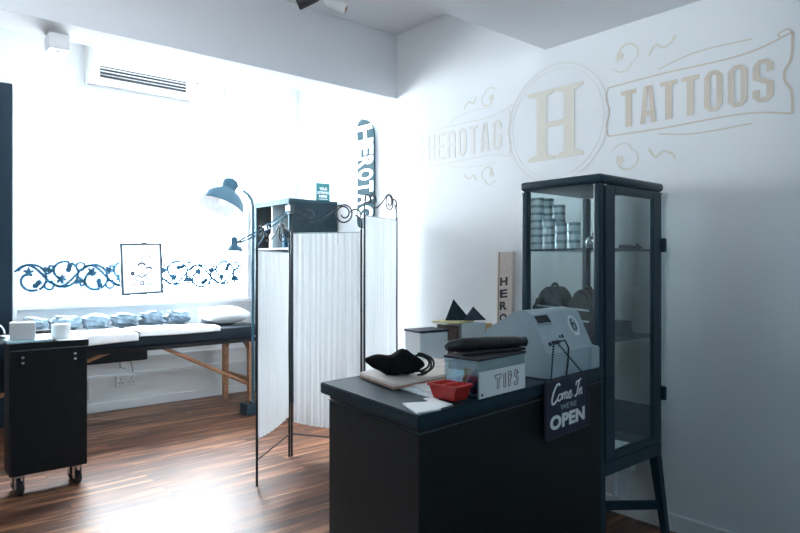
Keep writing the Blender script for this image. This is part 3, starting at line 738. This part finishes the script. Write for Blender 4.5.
# ------------------------------------------------------------------ glass cabinet
CX0, CX1, CY0, CY1, CZ0, CZ1 = 2.11, 2.59, 1.31, 1.685, .335, 1.50
t = thing('glass_cabinet', 'dark blue metal display cabinet with glass sides on splayed legs by the wall', 'cabinet', (CX0, CY0, 0))
w, d = CX1-CX0, CY1-CY0
fin('top', box(B(), -.006, w+.006, -.008, d+.006, 1.463, CZ1, .014, 3), METAL, t, True)
fin('bottom', box(B(), 0, w, 0, d, CZ0, CZ0+.055, .004), METAL, t)
for (x, y) in ((0, 0), (w-.03, 0), (0, d-.03), (w-.03, d-.03)):
    fin('corner_post', box(B(), x, x+.03, y, y+.03, CZ0+.055, 1.462, .006), METAL, t)
for x in (.004, w-.012): fin('lower_side_panel', box(B(), x, x+.008, .03, d-.03, CZ0+.055, .54), METAL, t)
for x in (.008, w-.012): fin('side_glass', box(B(), x, x+.004, .03, d-.03, .541, 1.462), GLASS, t)
fin('rear_glass', box(B(), .03, w-.03, d-.012, d-.008, CZ0+.055, 1.462), GLASS, t)
dr = fin('door', box(box(box(box(B(), .032, .098, -.006, .012, CZ0+.06, 1.458, .003), w-.082, w-.032, -.006, .012, CZ0+.06, 1.458, .003),
      .098, w-.082, -.006, .012, 1.427, 1.458, .003), .098, w-.082, -.006, .012, CZ0+.06, .425, .003), METAL, t)
fin('door_glass', box(B(), .098, w-.082, .001, .005, .425, 1.427), GLASS, dr)
for z in (1.235, .60): fin('latch', box(B(), w-.008, w+.012, -.018, .02, z-.03, z+.03, .006), METAL, t)
for z in (1.209, .846):
    s_ = fin('shelf', box(B(), .014, w-.014, .014, d-.014, z, z+.006), SHELFG, t)
    bm = B()
    for (x0, x1, y0, y1) in ((.014, w-.014, .0125, .0145), (.0125, .0145, .014, d-.014)): box(bm, x0, x1, y0, y1, z-.002, z+.007)
    fin('shelf_rim', bm, METAL, s_)
fin('shelf', box(B(), .012, w-.012, .014, d-.014, CZ0+.056, CZ0+.064), METAL, t)
for (x, y, dx, dy) in ((.02, .02, -.03, -.03), (w-.02, .02, .03, -.03), (.02, d-.02, -.03, .03), (w-.02, d-.02, .03, .03)):
    bm = B(); q = .019
    lo = [(x+dx-q*.7, y+dy-q*.7), (x+dx+q*.7, y+dy-q*.7), (x+dx+q*.7, y+dy+q*.7), (x+dx-q*.7, y+dy+q*.7)]
    hi = [(x-q, y-q), (x+q, y-q), (x+q, y+q), (x-q, y+q)]
    a = [bm.verts.new((p[0], p[1], 0)) for p in lo]; b = [bm.verts.new((p[0], p[1], CZ0-.001)) for p in hi]
    bm.faces.new(a[::-1]); bm.faces.new(b)
    for k in range(4): bm.faces.new((a[k], a[(k+1) % 4], b[(k+1) % 4], b[k]))
    fin('leg', bm, METAL, t)
for (p, q) in (((w, 0), (0, d)), ((0, 0), (w, d))):
    M = Matrix.Translation((w/2, d/2, .12)) @ Matrix.Rotation(math.atan2(q[1]-p[1], q[0]-p[0]), 4, 'Z')
    fin('cross_brace', box(B(), -.30, .30, -.008, .008, -.018, .018, M=M), METAL, t)
bm = B()
for x, y, nx, ny in ((.02, -.009, 0, -1), (-.007, .02, -1, 0), (w-.02, -.009, 0, -1), (-.007, d-.02, -1, 0)):
    lathe(bm, [(0, 0), (.005, 0), (.004, .003), (0, .004)], axisM((x, y, 1.455), (nx, ny, 0)), 10)
fin('screw', bm, SILVERT, t)
# tins
zt = 1.2165; first = None
desc = {0: 'against the corner post, the tallest stack', 1: 'second stack from the corner post, low', 2: 'third low stack along the glass', 3: 'low stack nearest the front door', 4: 'tall rear stack near the corner post', 5: 'rear stack of middle height'}
pos = ['bottom', 'second from the bottom', 'third from the bottom', 'fourth from the bottom', 'fifth from the bottom', 'sixth from the bottom', 'topmost']
for si, (x, y, n, hh) in enumerate(((2.150, 1.632, 7, .031), (2.150, 1.575, 4, .031), (2.152, 1.514, 3, .035), (2.152, 1.455, 3, .035), (2.212, 1.626, 7, .031), (2.212, 1.568, 6, .031))):
    for k in range(n):
        if first is None:
            first = thing('round_tin', '', 'tin'); T_ = first
            fin('body', lathe(B(), [(.0255, 0), (.0265, .002), (.0265, .018), (.0255, .019)], seg=24), TIN, T_, True)
            fin('lid', lathe(B(), [(.0262, .0195), (.0272, .0200), (.0272, .0285), (.026, .0305), (0, .0305)], seg=24), TINLID, T_, True)
        else: T_ = copy_tree(first)
        T_.location = (x, y, zt+k*hh); T_.scale = (1, 1, hh/.031)
        p_ = 'topmost' if k == n-1 else pos[k]
        tag(T_, f'round silver tin, {p_} in the {["tall stack against the corner post","low stack second from the corner post","low third stack along the glass side","low stack nearest the cabinet door","tall stack behind the corner stack","middle height stack at the rear"][si]}', 'tin', 'stacked round tins on the upper cabinet shelf')
t = thing('metal_bowl', 'shiny chrome dome shaped pot on the upper cabinet shelf beside the tins', 'pot', (2.27, 1.44, zt))
fin('body', lathe(B(), [(.022, 0), (.03, .012), (.032, .03), (.024, .046), (.008, .054)], seg=24), CHROME, t, True)
fin('lid_knob', lathe(B(), [(.008, .054), (.009, .062), (0, .066)], seg=12), CHROME, t, True)
t = thing('tattoo_tool', 'slim dark hand tool lying on the upper cabinet shelf behind the door glass', 'tool', (2.46, 1.385, zt), -.1)
fin('handle', tube(B(), [(-.07, 0, .010), (-.02, 0, .012), (.03, 0, .010)], [.006, .009, .007], 10), INK, t, True)
fin('head', box(box(B(), .03, .07, -.012, .012, .0, .016, .003), .05, .06, -.004, .004, .016, .026), DTEAL, t)
# black rounded cases on middle shelf
def case(x, y, rz, W, H, label, m):
    t = thing('rounded_case', label, 'case', (x, y, .853), rz)
    bm = B(); poly = [(-W/2, 0), (W/2, 0), (W/2+.008, H*.45)]+[(W/2*math.cos(a)+.0, H*.55+H*.45*math.sin(a)) for a in [PI*k/14 for k in range(0, 15)]]+[(-W/2-.008, H*.45)]
    prism(bm, poly, -.055, .055, lambda a, b, c: (c, a, b)); 
    bmesh.ops.bevel(bm, geom=[e for e in bm.edges if abs(abs(e.verts[0].co.x)-.055) < 1e-4 and abs(e.verts[0].co.x-e.verts[1].co.x) < 1e-4], offset=.014, segments=3, affect='EDGES')
    fin('shell', bm, m, t, True)
    for z in (H*.60, H*.38):
        M = Matrix.Translation((-.0565, 0, z)) @ Matrix.Rotation(.06, 4, 'X')
        fin('trim_strip', box(B(), -.002, .002, -W*.38, W*.38, -.0035, .0035, M=M), SILVERT, t)
    fin('carry_handle', tube(B(), [(0, p[0], p[1]) for p in arc(0, H*.985, .013, 0, 180, 12)], .007, 8), RUBBER, t, True)
case(2.195, 1.575, .03, .128, .208, 'black rounded case with silver strips, left of the two behind the register', mat('glossy_black_shell', (.012, .02, .03), .2, spec=.7))
case(2.20, 1.420, -.03, .118, .200, 'black case with angled silver trim, right of the two behind the register', LEATHER)
t = thing('slanted_box', 'small dark box with sloping sides on the middle cabinet shelf behind the door', 'box', (2.42, 1.41, .8525))
bm = B(); prism(bm, [(-.06, 0), (.06, 0), (.045, .055), (-.035, .055)], -.03, .03, lambda a, b, c: (a, c, b)); fin('body', bm, METAL, t)
fin('lid', box(B(), -.036, .046, -.031, .031, .0555, .061, .001), DTEAL, t)
tag(fin('leaflet', prism(B(), [(-.07, 0), (.07, .01), (.06, .14), (-.05, .12)], 0, .002, lambda a, b, c: (a, b, c+.0)), PAPER, loc=(2.36, 1.36, CZ0+.066)), 'pale leaflet lying on the bottom of the glass cabinet', 'leaflet')

# ------------------------------------------------------------------ reception counter
CT = .80; N = Vector((.965, 1.069)); dv = Vector((.9952, .098)).normalized(); nv = Vector((-dv.y, dv.x))
def Q(tt, n): p = N+dv*tt+nv*n; return p
t = thing('reception_counter', 'black reception counter with overhanging top in the foreground', 'counter', (N.x, N.y, 0))
def rel(p): return (p.x-N.x, p.y-N.y)
Lc = Vector((1.022, 1.571)); R0 = Q(.937, 0); R1 = R0+(Lc-N)
bm = B(); prism(bm, [rel(N), rel(R0), rel(R1), rel(Lc)], CT-.032, CT); bmesh.ops.bevel(bm, geom=bm.edges[:], offset=.003, segments=2, affect='EDGES')
fin('counter_top', bm, TOPBLK, t)
bm = B(); ins = .045; e2 = (Lc-N).normalized()
def I_(a, b): return rel(N+dv*a+e2*b)
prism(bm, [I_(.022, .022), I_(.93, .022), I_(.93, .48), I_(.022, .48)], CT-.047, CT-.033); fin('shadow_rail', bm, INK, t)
bm = B(); prism(bm, [I_(.012, .010), I_(.932, .010), I_(.932, .47), I_(.012, .47)], 0, CT-.048); bmesh.ops.bevel(bm, geom=bm.edges[:], offset=.003, segments=1, affect='EDGES'); fin('body', bm, BLACK, t)
bm = B(); prism(bm, [I_(.010, .008), I_(.934, .008), I_(.934, .472), I_(.010, .472)], CT-.0485, CT-.0475); fin('trim_line', bm, mat('dull_edge_band', (.09, .11, .12), .4), t)
# desk mat
p = [(1.115, 1.165), (1.162, 1.560), Q(.55, .46)[:], Q(.55, .13)[:], Q(.235, .125)[:], Q(.225, .10)[:]]
tag(fin('desk_mat', prism(B(), [tuple(a) for a in p], 0, .003), MATM, loc=(0, 0, CT+.0003)), 'pale blue white desk mat covering the middle of the counter top', 'desk mat')
# board and bag
bz = CT+.004
t = thing('wooden_board', 'pale plywood board under the black bag on the counter', 'board', (1.15, 1.45, bz))
pl = [(1.104, 1.325), (1.335, 1.352), (1.50, 1.51), (1.54, 1.61), (1.40, 1.615), (1.150, 1.545)]
bm = B(); prism(bm, [(a-1.15, b-1.45) for a, b in pl], 0, .007); fin('lower_ply', bm, PLYEDGE, t)
bm = B(); prism(bm, [(a-1.15, b-1.45) for a, b in pl], .0072, .0145); fin('upper_ply', bm, PALEWOOD, t)
t = thing('black_bag', 'limp black fabric bag with cord handles lying on the pale board', 'bag', (1.208, 1.446, bz+.0145), math.radians(-40))
t.scale = (.86, .9, 1)
bm = B(); bmesh.ops.create_uvsphere(bm, u_segments=36, v_segments=18, radius=1)
for v in bm.verts:
    x, y, z = v.co
    top = .026+.026*math.exp(-((x-.25)/.45)**2)
    zz = z*(top if z > 0 else .026)
    wd = .055*(1-.25*x*x)
    v.co = (x*.105+.01*z, y*wd, zz+.026+.028*max(0, -x-.2)*(1 if z > -.5 else 1.2)+.0025*math.sin(9*x+4*y))
    v.co.z = max(v.co.z, .0005)
fin('pouch', bm, FABRIC, t, True)
for k, (dx, rr_) in enumerate(((.0, .032), (.010, .026), (-.006, .024))):
    fin('cord_handle', tube(B(), [(.085+dx+.042*math.sin(a), -.02+.01*k, .034+rr_*math.cos(a)) for a in [PI*i/14*1.1-.15 for i in range(15)]], .0035, 8), RUBBER, t, True)
# napkins / papers
tag(fin('paper_napkin', prism(B(), [(.975, 1.085), (1.045, 1.078), (1.085, 1.150), (1.015, 1.185)], 0, .004), PAPER, loc=(0, 0, CT+.0003)), 'white folded paper at the near corner of the counter', 'paper')
tag(fin('paper_napkin', prism(B(), [(1.048, 1.088), (1.105, 1.098), (1.118, 1.19), (1.098, 1.198)], 0, .0025), PAPER, loc=(0, 0, CT+.0005)), 'white paper strip between the near corner paper and the red basket', 'paper')
tag(fin('leaflet', prism(B(), [(1.15, 1.245), (1.24, 1.215), (1.29, 1.315), (1.18, 1.34)], 0, .003), PAPER, loc=(0, 0, CT+.0036)), 'white leaflet on the desk mat behind the red basket', 'leaflet')

# red basket
rz = math.atan2(dv.y, dv.x)
c = Q(.190, .062)
t = thing('plastic_basket', 'small red plastic basket left of the clear tips box', 'basket', (c.x, c.y, CT+.0035), rz)
bm = B()
def ringrect(hx, hy, z): return [bm.verts.new((sx*hx, sy*hy, z)) for sx, sy in ((-1, -1), (1, -1), (1, 1), (-1, 1))]
a = ringrect(.026, .034, 0); b = ringrect(.034, .045, .036); b2 = ringrect(.031, .042, .036); a2 = ringrect(.024, .032, .003)
for p, q in ((a, b), (b, b2), (b2, a2)):
    for k in range(4): bm.faces.new((p[k], p[(k+1) % 4], q[(k+1) % 4], q[k]))
bm.faces.new(a); bm.faces.new(a2)
fin('basket_body', bm, RED, t)
bm = B()
for (x0, x1, y0, y1) in ((-.037, .037, -.048, -.043), (-.037, .037, .043, .048), (-.037, -.032, -.043, .043), (.032, .037, -.043, .043), (-.032, .032, -.003, .003)): box(bm, x0, x1, y0, y1, .033, .039, .001)
fin('rim', bm, RED, t)
tag(fin('business_cards', box(box(B(), -.018, .019, -.028, -.006, 0, .021), -.019, .018, .006, .028, 0, .022), PAPER, loc=(c.x, c.y, CT+.0068), rz=rz), 'small white cards lying in the red basket', 'cards')

# tips box
c = Q(.235, 0.004)
t = thing('tips_box', 'clear acrylic tips box with black lid beside the red basket', 'tips box', (c.x, c.y, CT+.001), rz)
w, d, h = .220, .115, .098
fin('front_wall', box(B(), 0, w, 0, .003, 0, h), mat('grey_green_acrylic', (.26, .34, .35), .3), t)
for nm, (x0, x1, y0, y1) in (('side_wall', (0, .003, .0031, d)), ('side_wall', (w-.003, w, .0031, d)), ('rear_wall', (.0031, w-.0031, d-.003, d))):
    fin(nm, box(B(), x0, x1, y0, y1, 0, h), ACRYL, t)
fin('bottom', box(B(), .0031, w-.0031, .0031, d-.0031, 0, .003), ACRYL, t)
fin('lid', box(B(), -.002, w+.002, -.002, d+.002, h+.0003, h+.0065, .001), INK, t)
fin('paper_sign', box(B(), .002, w-.006, -.0018, -.0003, .001, .070), PAPER, t)
bm = B(); ft = lambda a, b, c_: (a, -.0020-c_, b)
def OUT(lines):   # hollow hand drawn letters
    for pts in lines: ribbon(bm, pts, .0022, ft, .0006)
ox, oz = .070, .018; s = .036
OUT([[(ox, oz+s), (ox+.028, oz+s+.001), (ox+.028, oz+s-.008), (ox+.019, oz+s-.008), (ox+.017, oz), (ox+.009, oz), (ox+.011, oz+s-.008), (ox, oz+s-.008), (ox, oz+s)]])
ox += .040; OUT([[(ox, oz), (ox, oz+s), (ox+.009, oz+s+.001), (ox+.008, oz), (ox, oz)]])
ox += .022; OUT([[(ox, oz), (ox, oz+s+.002)]+[(ox+.004+p[0], oz+s-.008+p[1]) for p in arc(0, 0, .012, 85, -85, 8)]+[(ox+.009, oz+.016), (ox+.008, oz), (ox, oz)], [(ox+.007, oz+s-.012), (ox+.010, oz+s-.006), (ox+.006, oz+s-.004)]])
ox += .028; OUT([smoothline([(ox+.018, oz+s), (ox+.006, oz+s+.004), (ox+.001, oz+.026), (ox+.012, oz+.017), (ox+.009, oz+.007), (ox, oz+.006), (ox+.004, oz-.001), (ox+.017, oz+.002), (ox+.019, oz+.019), (ox+.010, oz+.027), (ox+.012, oz+.032), (ox+.020, oz+.029), (ox+.018, oz+s)])])
ps = [o for o in t.children if o.name.startswith('paper_sign')][0]
fin('lettering', bm, PURPLE, ps)
fin('ink_spot', lathe(B(), [(0, 0), (.004, 0), (.004, .0006), (0, .0008)], axisM((.012, -.002, .010), (0, -1, 0)), 10), PURPLE, ps)
# contents
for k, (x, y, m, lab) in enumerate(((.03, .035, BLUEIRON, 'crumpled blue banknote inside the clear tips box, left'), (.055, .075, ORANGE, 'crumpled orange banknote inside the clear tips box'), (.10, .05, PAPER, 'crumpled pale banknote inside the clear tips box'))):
    bm = B(); bmesh.ops.create_icosphere(bm, subdivisions=2, radius=1); rn = random.Random(k)
    for v in bm.verts: v.co = Vector((v.co.x*.020, v.co.y*.020, v.co.z*.032))*(1+rn.uniform(-.25, .2))
    p = c+dv*x+nv*y; mz = -min(v.co.z for v in bm.verts)
    tag(fin('banknote', bm, m, loc=(p.x, p.y, CT+.0045+mz)), lab, 'banknote')
p = c+dv*.035+nv*.008
# black roll on the tips box
c2 = c+dv*.125+nv*.065
t = thing('rolled_pouch', 'long rolled black leather pouch lying across the tips box lid', 'pouch', (c2.x, c2.y, CT+.108), math.radians(-9))
bm = B()
fin('roll', tube(bm, [(-.140, 0, .021), (-.130, 0, .022), (-.09, 0, .024), (0, 0, .023), (.10, 0, .020), (.135, 0, .018), (.140, 0, .018)], [.008, .015, .0185, .018, .016, .013, .012], 16), LEATHER, t, True)
fin('flap', box(B(), -.11, .115, -.035, .030, .0, .006, .002), LEATHER, t)
fin('end_ring', tube(B(), [(.140, .012*math.cos(a), .018+.012*math.sin(a)) for a in [2*PI*k/16 for k in range(16)]], .003, 6, closed=True), IRON, t, True)
# cream box
p = Q(.505, .10)
t = thing('small_carton', 'small cream carton between the tips box and the register', 'carton', (p.x, p.y, CT+.0035), rz)
fin('carton', box(B(), -.026, .022, -.02, .02, 0, .074, .002), CREAM, t)
bm = B(); 
for z in (.030, .045): box(bm, -.016, .010, -.0207, -.0199, z, z+.003)
fin('printed_line', bm, BROWN, t)

# ------------------------------------------------------------------ cash register
o = Q(.603, .006)
t = thing('cash_register', 'grey cash register at the right end of the counter, its back turned', 'cash register', (o.x, o.y, CT+.003), rz)
RW = .315
prof = [(.010, .0), (.010, .075), (.020, .082), (.068, .190), (.080, .200), (.105, .205), (.135, .198), (.235, .140), (.262, .115), (.270, .08), (.270, 0)]
bm = B()
secs = [(0.0, 1.0), (RW*.80, 1.0), (RW*.93, .965), (RW-.022, .86)]
rings = []
for a, sc_ in secs: rings.append([bm.verts.new((a, n, z*(1 if z < .083 else sc_)) ) for n, z in prof])
for r0, r1 in zip(rings, rings[1:]):
    for k in range(len(prof)): bm.faces.new((r0[k], r0[(k+1) % len(prof)], r1[(k+1) % len(prof)], r1[k]))
bm.faces.new(rings[0]); bm.faces.new(rings[-1][::-1])
bmesh.ops.bevel(bm, geom=[e for e in bm.edges if e.calc_face_angle(0) > .5], offset=.005, segments=3, affect='EDGES')
fin('housing', bm, REG, t, True)
bm = B(); prism(bm, [(RW-.06, .001), (RW, .001), (RW, .25), (RW-.06, .25)], 0, .074); bmesh.ops.bevel(bm, geom=bm.edges[:], offset=.004, segments=2, affect='EDGES')
fin('cash_drawer', bm, REG, t, True)
# frame on the sloped back face
fd = Vector((0, .048, .108)).normalized(); fn = Vector((0, -.108, .048)).normalized()
def FB(a, b, c_): q = Vector((0, .020, .082))+fd*b+fn*c_; return (a, q.y, q.z)
bm = B(); prism(bm, [(.008, .088), (.090, .088), (.078, .117), (.000, .117)], 0, .003, FB); dsp = fin('rear_display', bm, SLOT, t)
bm = B(); ribbon(bm, [(.008, .088), (.090, .088), (.078, .117), (.000, .117), (.008, .088)], .004, FB, .0045); fin('display_bezel', bm, REG, dsp)
bm = B(); ribbon(bm, [(.222+p[0]*.9, .072+p[1]) for p in arc(0, 0, .030, 0, 360, 28)], .006, FB, .0012); fin('logo_ring', bm, LETTER, t)
bm = B(); prism(bm, [(.222+p[0]*.8, .072+p[1]*.9) for p in arc(0, 0, .028, 0, 345, 24)], 0, .0007, FB); fin('sticker', bm, REG, t)
bm = B(); ribbon(bm, [(.212, .056), (.212, .094)], .005, FB, .0018); ribbon(bm, smoothline([(.212, .070), (.222, .078), (.231, .072), (.231, .056)]), .005, FB, .0018); ribbon(bm, [(.212, .056), (.231, .056)], .004, FB, .0018)
fin('logo_mark', bm, INK, t)
bm = B(); prism(bm, [(.208, .036), (.240, .036), (.240, .043), (.208, .043)], 0, .001, FB); fin('logo_plate', bm, LETTER, t)
bm = B()
for (a0, a1, b0, b1) in ((.030, .042, .016, .027), (.052, .092, .018, .030), (.122, .127, .034, .046), (.107, .110, .036, .044)):
    prism(bm, [(a0, b0), (a1, b0), (a1, b1), (a0, b1)], 0, .004, FB)
fin('port', bm, INK, t)
p0 = Vector(FB(.088, .024, .006))
fin('power_cable', tube(B(), [p0, p0+Vector((.012, -.012, .004)), p0+Vector((.024, -.018, -.02)), p0+Vector((.020, -.018, -.07)), p0+Vector((.012, -.017, -.105))], .0028, 8), RUBBER, t, True)

# ------------------------------------------------------------------ open sign hanging on chains over the counter edge
so = Q(.532, -.012)
t = thing('open_sign', 'dark hanging sign reading Come In We\'re Open on the counter front', 'sign', (so.x, so.y, .635), rz)
t.scale = (1, 1, .85)
SWd, SHt = .262, .205
fin('sign_board', box(B(), 0, SWd, -.004, .004, 0, SHt, .002), NAVY, t)
bm = B(); q = .006
for (x0, x1, z0, z1) in ((0, SWd, SHt-q, SHt), (0, SWd, 0, q), (0, q, q, SHt-q), (SWd-q, SWd, q, SHt-q)): box(bm, x0, x1, -.0065, -.0042, z0, z1)
fin('frame', bm, mat('dark_plum_frame', (.035, .030, .045), .5), t)
sf = lambda a, b, c_: (a, -.0045-c_, b)
# script 'Come In'
bm = B(); K = lambda pts, w_=.0050: ribbon(bm, smoothline([(p[0]*.95-.008+(p[1]-.13)*.15, p[1]) for p in pts], 6), w_, sf, .001)
K([(.083, .180), (.076, .187), (.062, .182), (.048, .160), (.042, .136), (.048, .122), (.062, .124), (.078, .136)], .0075)
K([(.090, .150), (.080, .145), (.080, .130), (.090, .127), (.099, .135), (.098, .147), (.090, .150), (.100, .147), (.108, .152)], .005)
K([(.108, .152), (.107, .128)], .005); K([(.108, .140), (.116, .152), (.121, .146), (.119, .128)], .005); K([(.119, .140), (.128, .152), (.134, .146), (.132, .130), (.140, .130), (.148, .138)], .005)
K([(.148, .138), (.160, .146), (.156, .153), (.146, .146), (.147, .130), (.158, .127), (.170, .137)], .005)
K([(.188, .165), (.192, .178), (.206, .180), (.220, .186)], .005); K([(.208, .182), (.203, .150), (.196, .130), (.184, .128)], .007)
K([(.216, .150), (.214, .128)], .005); K([(.215, .140), (.224, .152), (.230, .146), (.228, .130), (.236, .132)], .005)
fin('script_lettering', bm, LETTER, t)
bm = B(); text_into(bm, "WE'RE", .082, .180, .092, .112, sf, .001, .0); fin('small_lettering', bm, mat('grey_blue_paint', (.34, .42, .50), .6), t)
bm = B(); text_into(bm, 'OPEN', .022, .232, .030, .080, sf, .001, .045, 0, 1.05); fin('bold_lettering', bm, LETTER, t)
ch = B()
def chain(bm, p, q, n=14):
    p, q = Vector(p), Vector(q)
    for i in range(n): 
        c_ = p+(q-p)*(i+.5)/n; bmesh.ops.create_icosphere(bm, subdivisions=1, radius=.0042, matrix=Matrix.Translation(c_))
    tube(bm, [p, q], .0012, 5)
pA = Vector((.095, -.004, .315))
chain(ch, (.035, 0, SHt), (.072, .012, .330)); chain(ch, (.225, 0, SHt), (.090, .012, .330))
fin('chain', ch, METAL, t)

# ------------------------------------------------------------------ white unit behind the counter with files
t = thing('storage_unit', 'low white storage unit behind the counter under the files', 'storage unit', (1.57, 1.70, 0))
fin('carcass', box(B(), 0, .44, .012, .22, 0, .785, .003), WHITE, t)
for z0, z1 in ((.04, .40), (.41, .77)):
    d_ = fin('drawer', box(B(), .004, .436, -.004, .0115, z0, z1, .003), WHITE, t); fin('handle', tube(B(), [(.14, -.02, z1-.05), (.24, -.02, z1-.05)], .005, 8), SILVERT, d_)
zt = .7855
t = thing('storage_box', 'white box with a dark navy lid, left of the files', 'box', (1.606, 1.815, zt), -.15)
fin('box_body', box(B(), -.0, .13, -.055, .055, 0, .103, .003), WHITE, t); fin('lid', box(B(), -.004, .134, -.059, .059, .1035, .112, .002), NAVY, t)
tag(fin('notebook', box(B(), -.008, .008, -.06, .06, 0, .122, .002), BROWN, loc=(1.768, 1.785, zt), rz=-.1), 'dark brown upright notebook between the white box and grey file', 'notebook')
t = thing('magazine_file', 'grey magazine file with rounded cutaway beside the brown notebook', 'magazine file', (1.785, 1.79, zt), -.1)
bm = B(); prism(bm, [(-.075, 0), (.09, 0), (.09, .05), (.075, .09), (.045, .118), (0, .128), (-.075, .130)], .0, .12, lambda a, b, c: (c, a, b)); fin('file_body', bm, GREYB, t)
fin('front_edge', box(B(), -.002, .122, -.079, -.0755, 0, .132), WHITE, t)
tag(fin('yellow_folder', prism(B(), [(-.07, -.06), (.075, -.06), (.07, .06), (-.07, .055)], 0, .007), YELLOW, loc=(1.80, 1.79, zt+.1325), rz=.25), 'pale yellow folder lying flat on top of the grey file', 'folder')
t = thing('folded_cloth', 'dark slate pointed folded cloth on top of the yellow folder', 'cloth', (1.85, 1.785, zt+.140), -.6)
bm = B(); v = [bm.verts.new(p) for p in ((-.075, -.03, 0), (.03, -.035, 0), (.03, .035, 0), (-.06, .035, 0), (-.035, 0, .085))]
bm.faces.new(v[:4]); [bm.faces.new((v[i], v[(i+1) % 4], v[4])) for i in range(4)]; fin('cloth_peak', bm, DTEAL, t)
bm = B(); v = [bm.verts.new(p) for p in ((.0, -.05, 0), (.095, -.03, 0), (.09, .04, 0), (.01, .03, 0), (.045, -.01, .055))]
bm.faces.new(v[:4]); [bm.faces.new((v[i], v[(i+1) % 4], v[4])) for i in range(4)]; fin('cloth_fold', bm, NAVY, t)
tag(fin('orange_block', box(B(), -.012, .012, -.012, .012, 0, .118, .002), ORANGE, loc=(1.985, 1.76, zt)), 'slim orange upright box right of the grey file', 'box')

# plank leaning on the wall
t = thing('lettered_plank', 'tall pale plank with dark stacked letters HERO leaning on the right wall', 'plank', (2.60, 2.20, 0))
t.rotation_euler = (0, math.radians(1.6), 0)
fin('board', box(B(), -.012, .008, -.048, .046, 0, 1.222, .003), PALEWOOD, t)
fin('side_edge', box(B(), -.0125, .0085, .0465, .056, 0, 1.222, .001), CREAM, t)
fin('gap_strip', box(B(), -.0135, .006, .044, .0470, 0, 1.218), BROWN, t)
bm = B()
for i, chx in enumerate('HERO'):
    z0 = 1.035-.066*i
    text_into(bm, chx, 0, 1, 0, 1, (lambda z0: (lambda a, b, c_: (-.0122-c_, .036-a*.052, z0+b*.046+a*.006)))(z0), .001, .04)
fin('lettering', bm, INK, t)
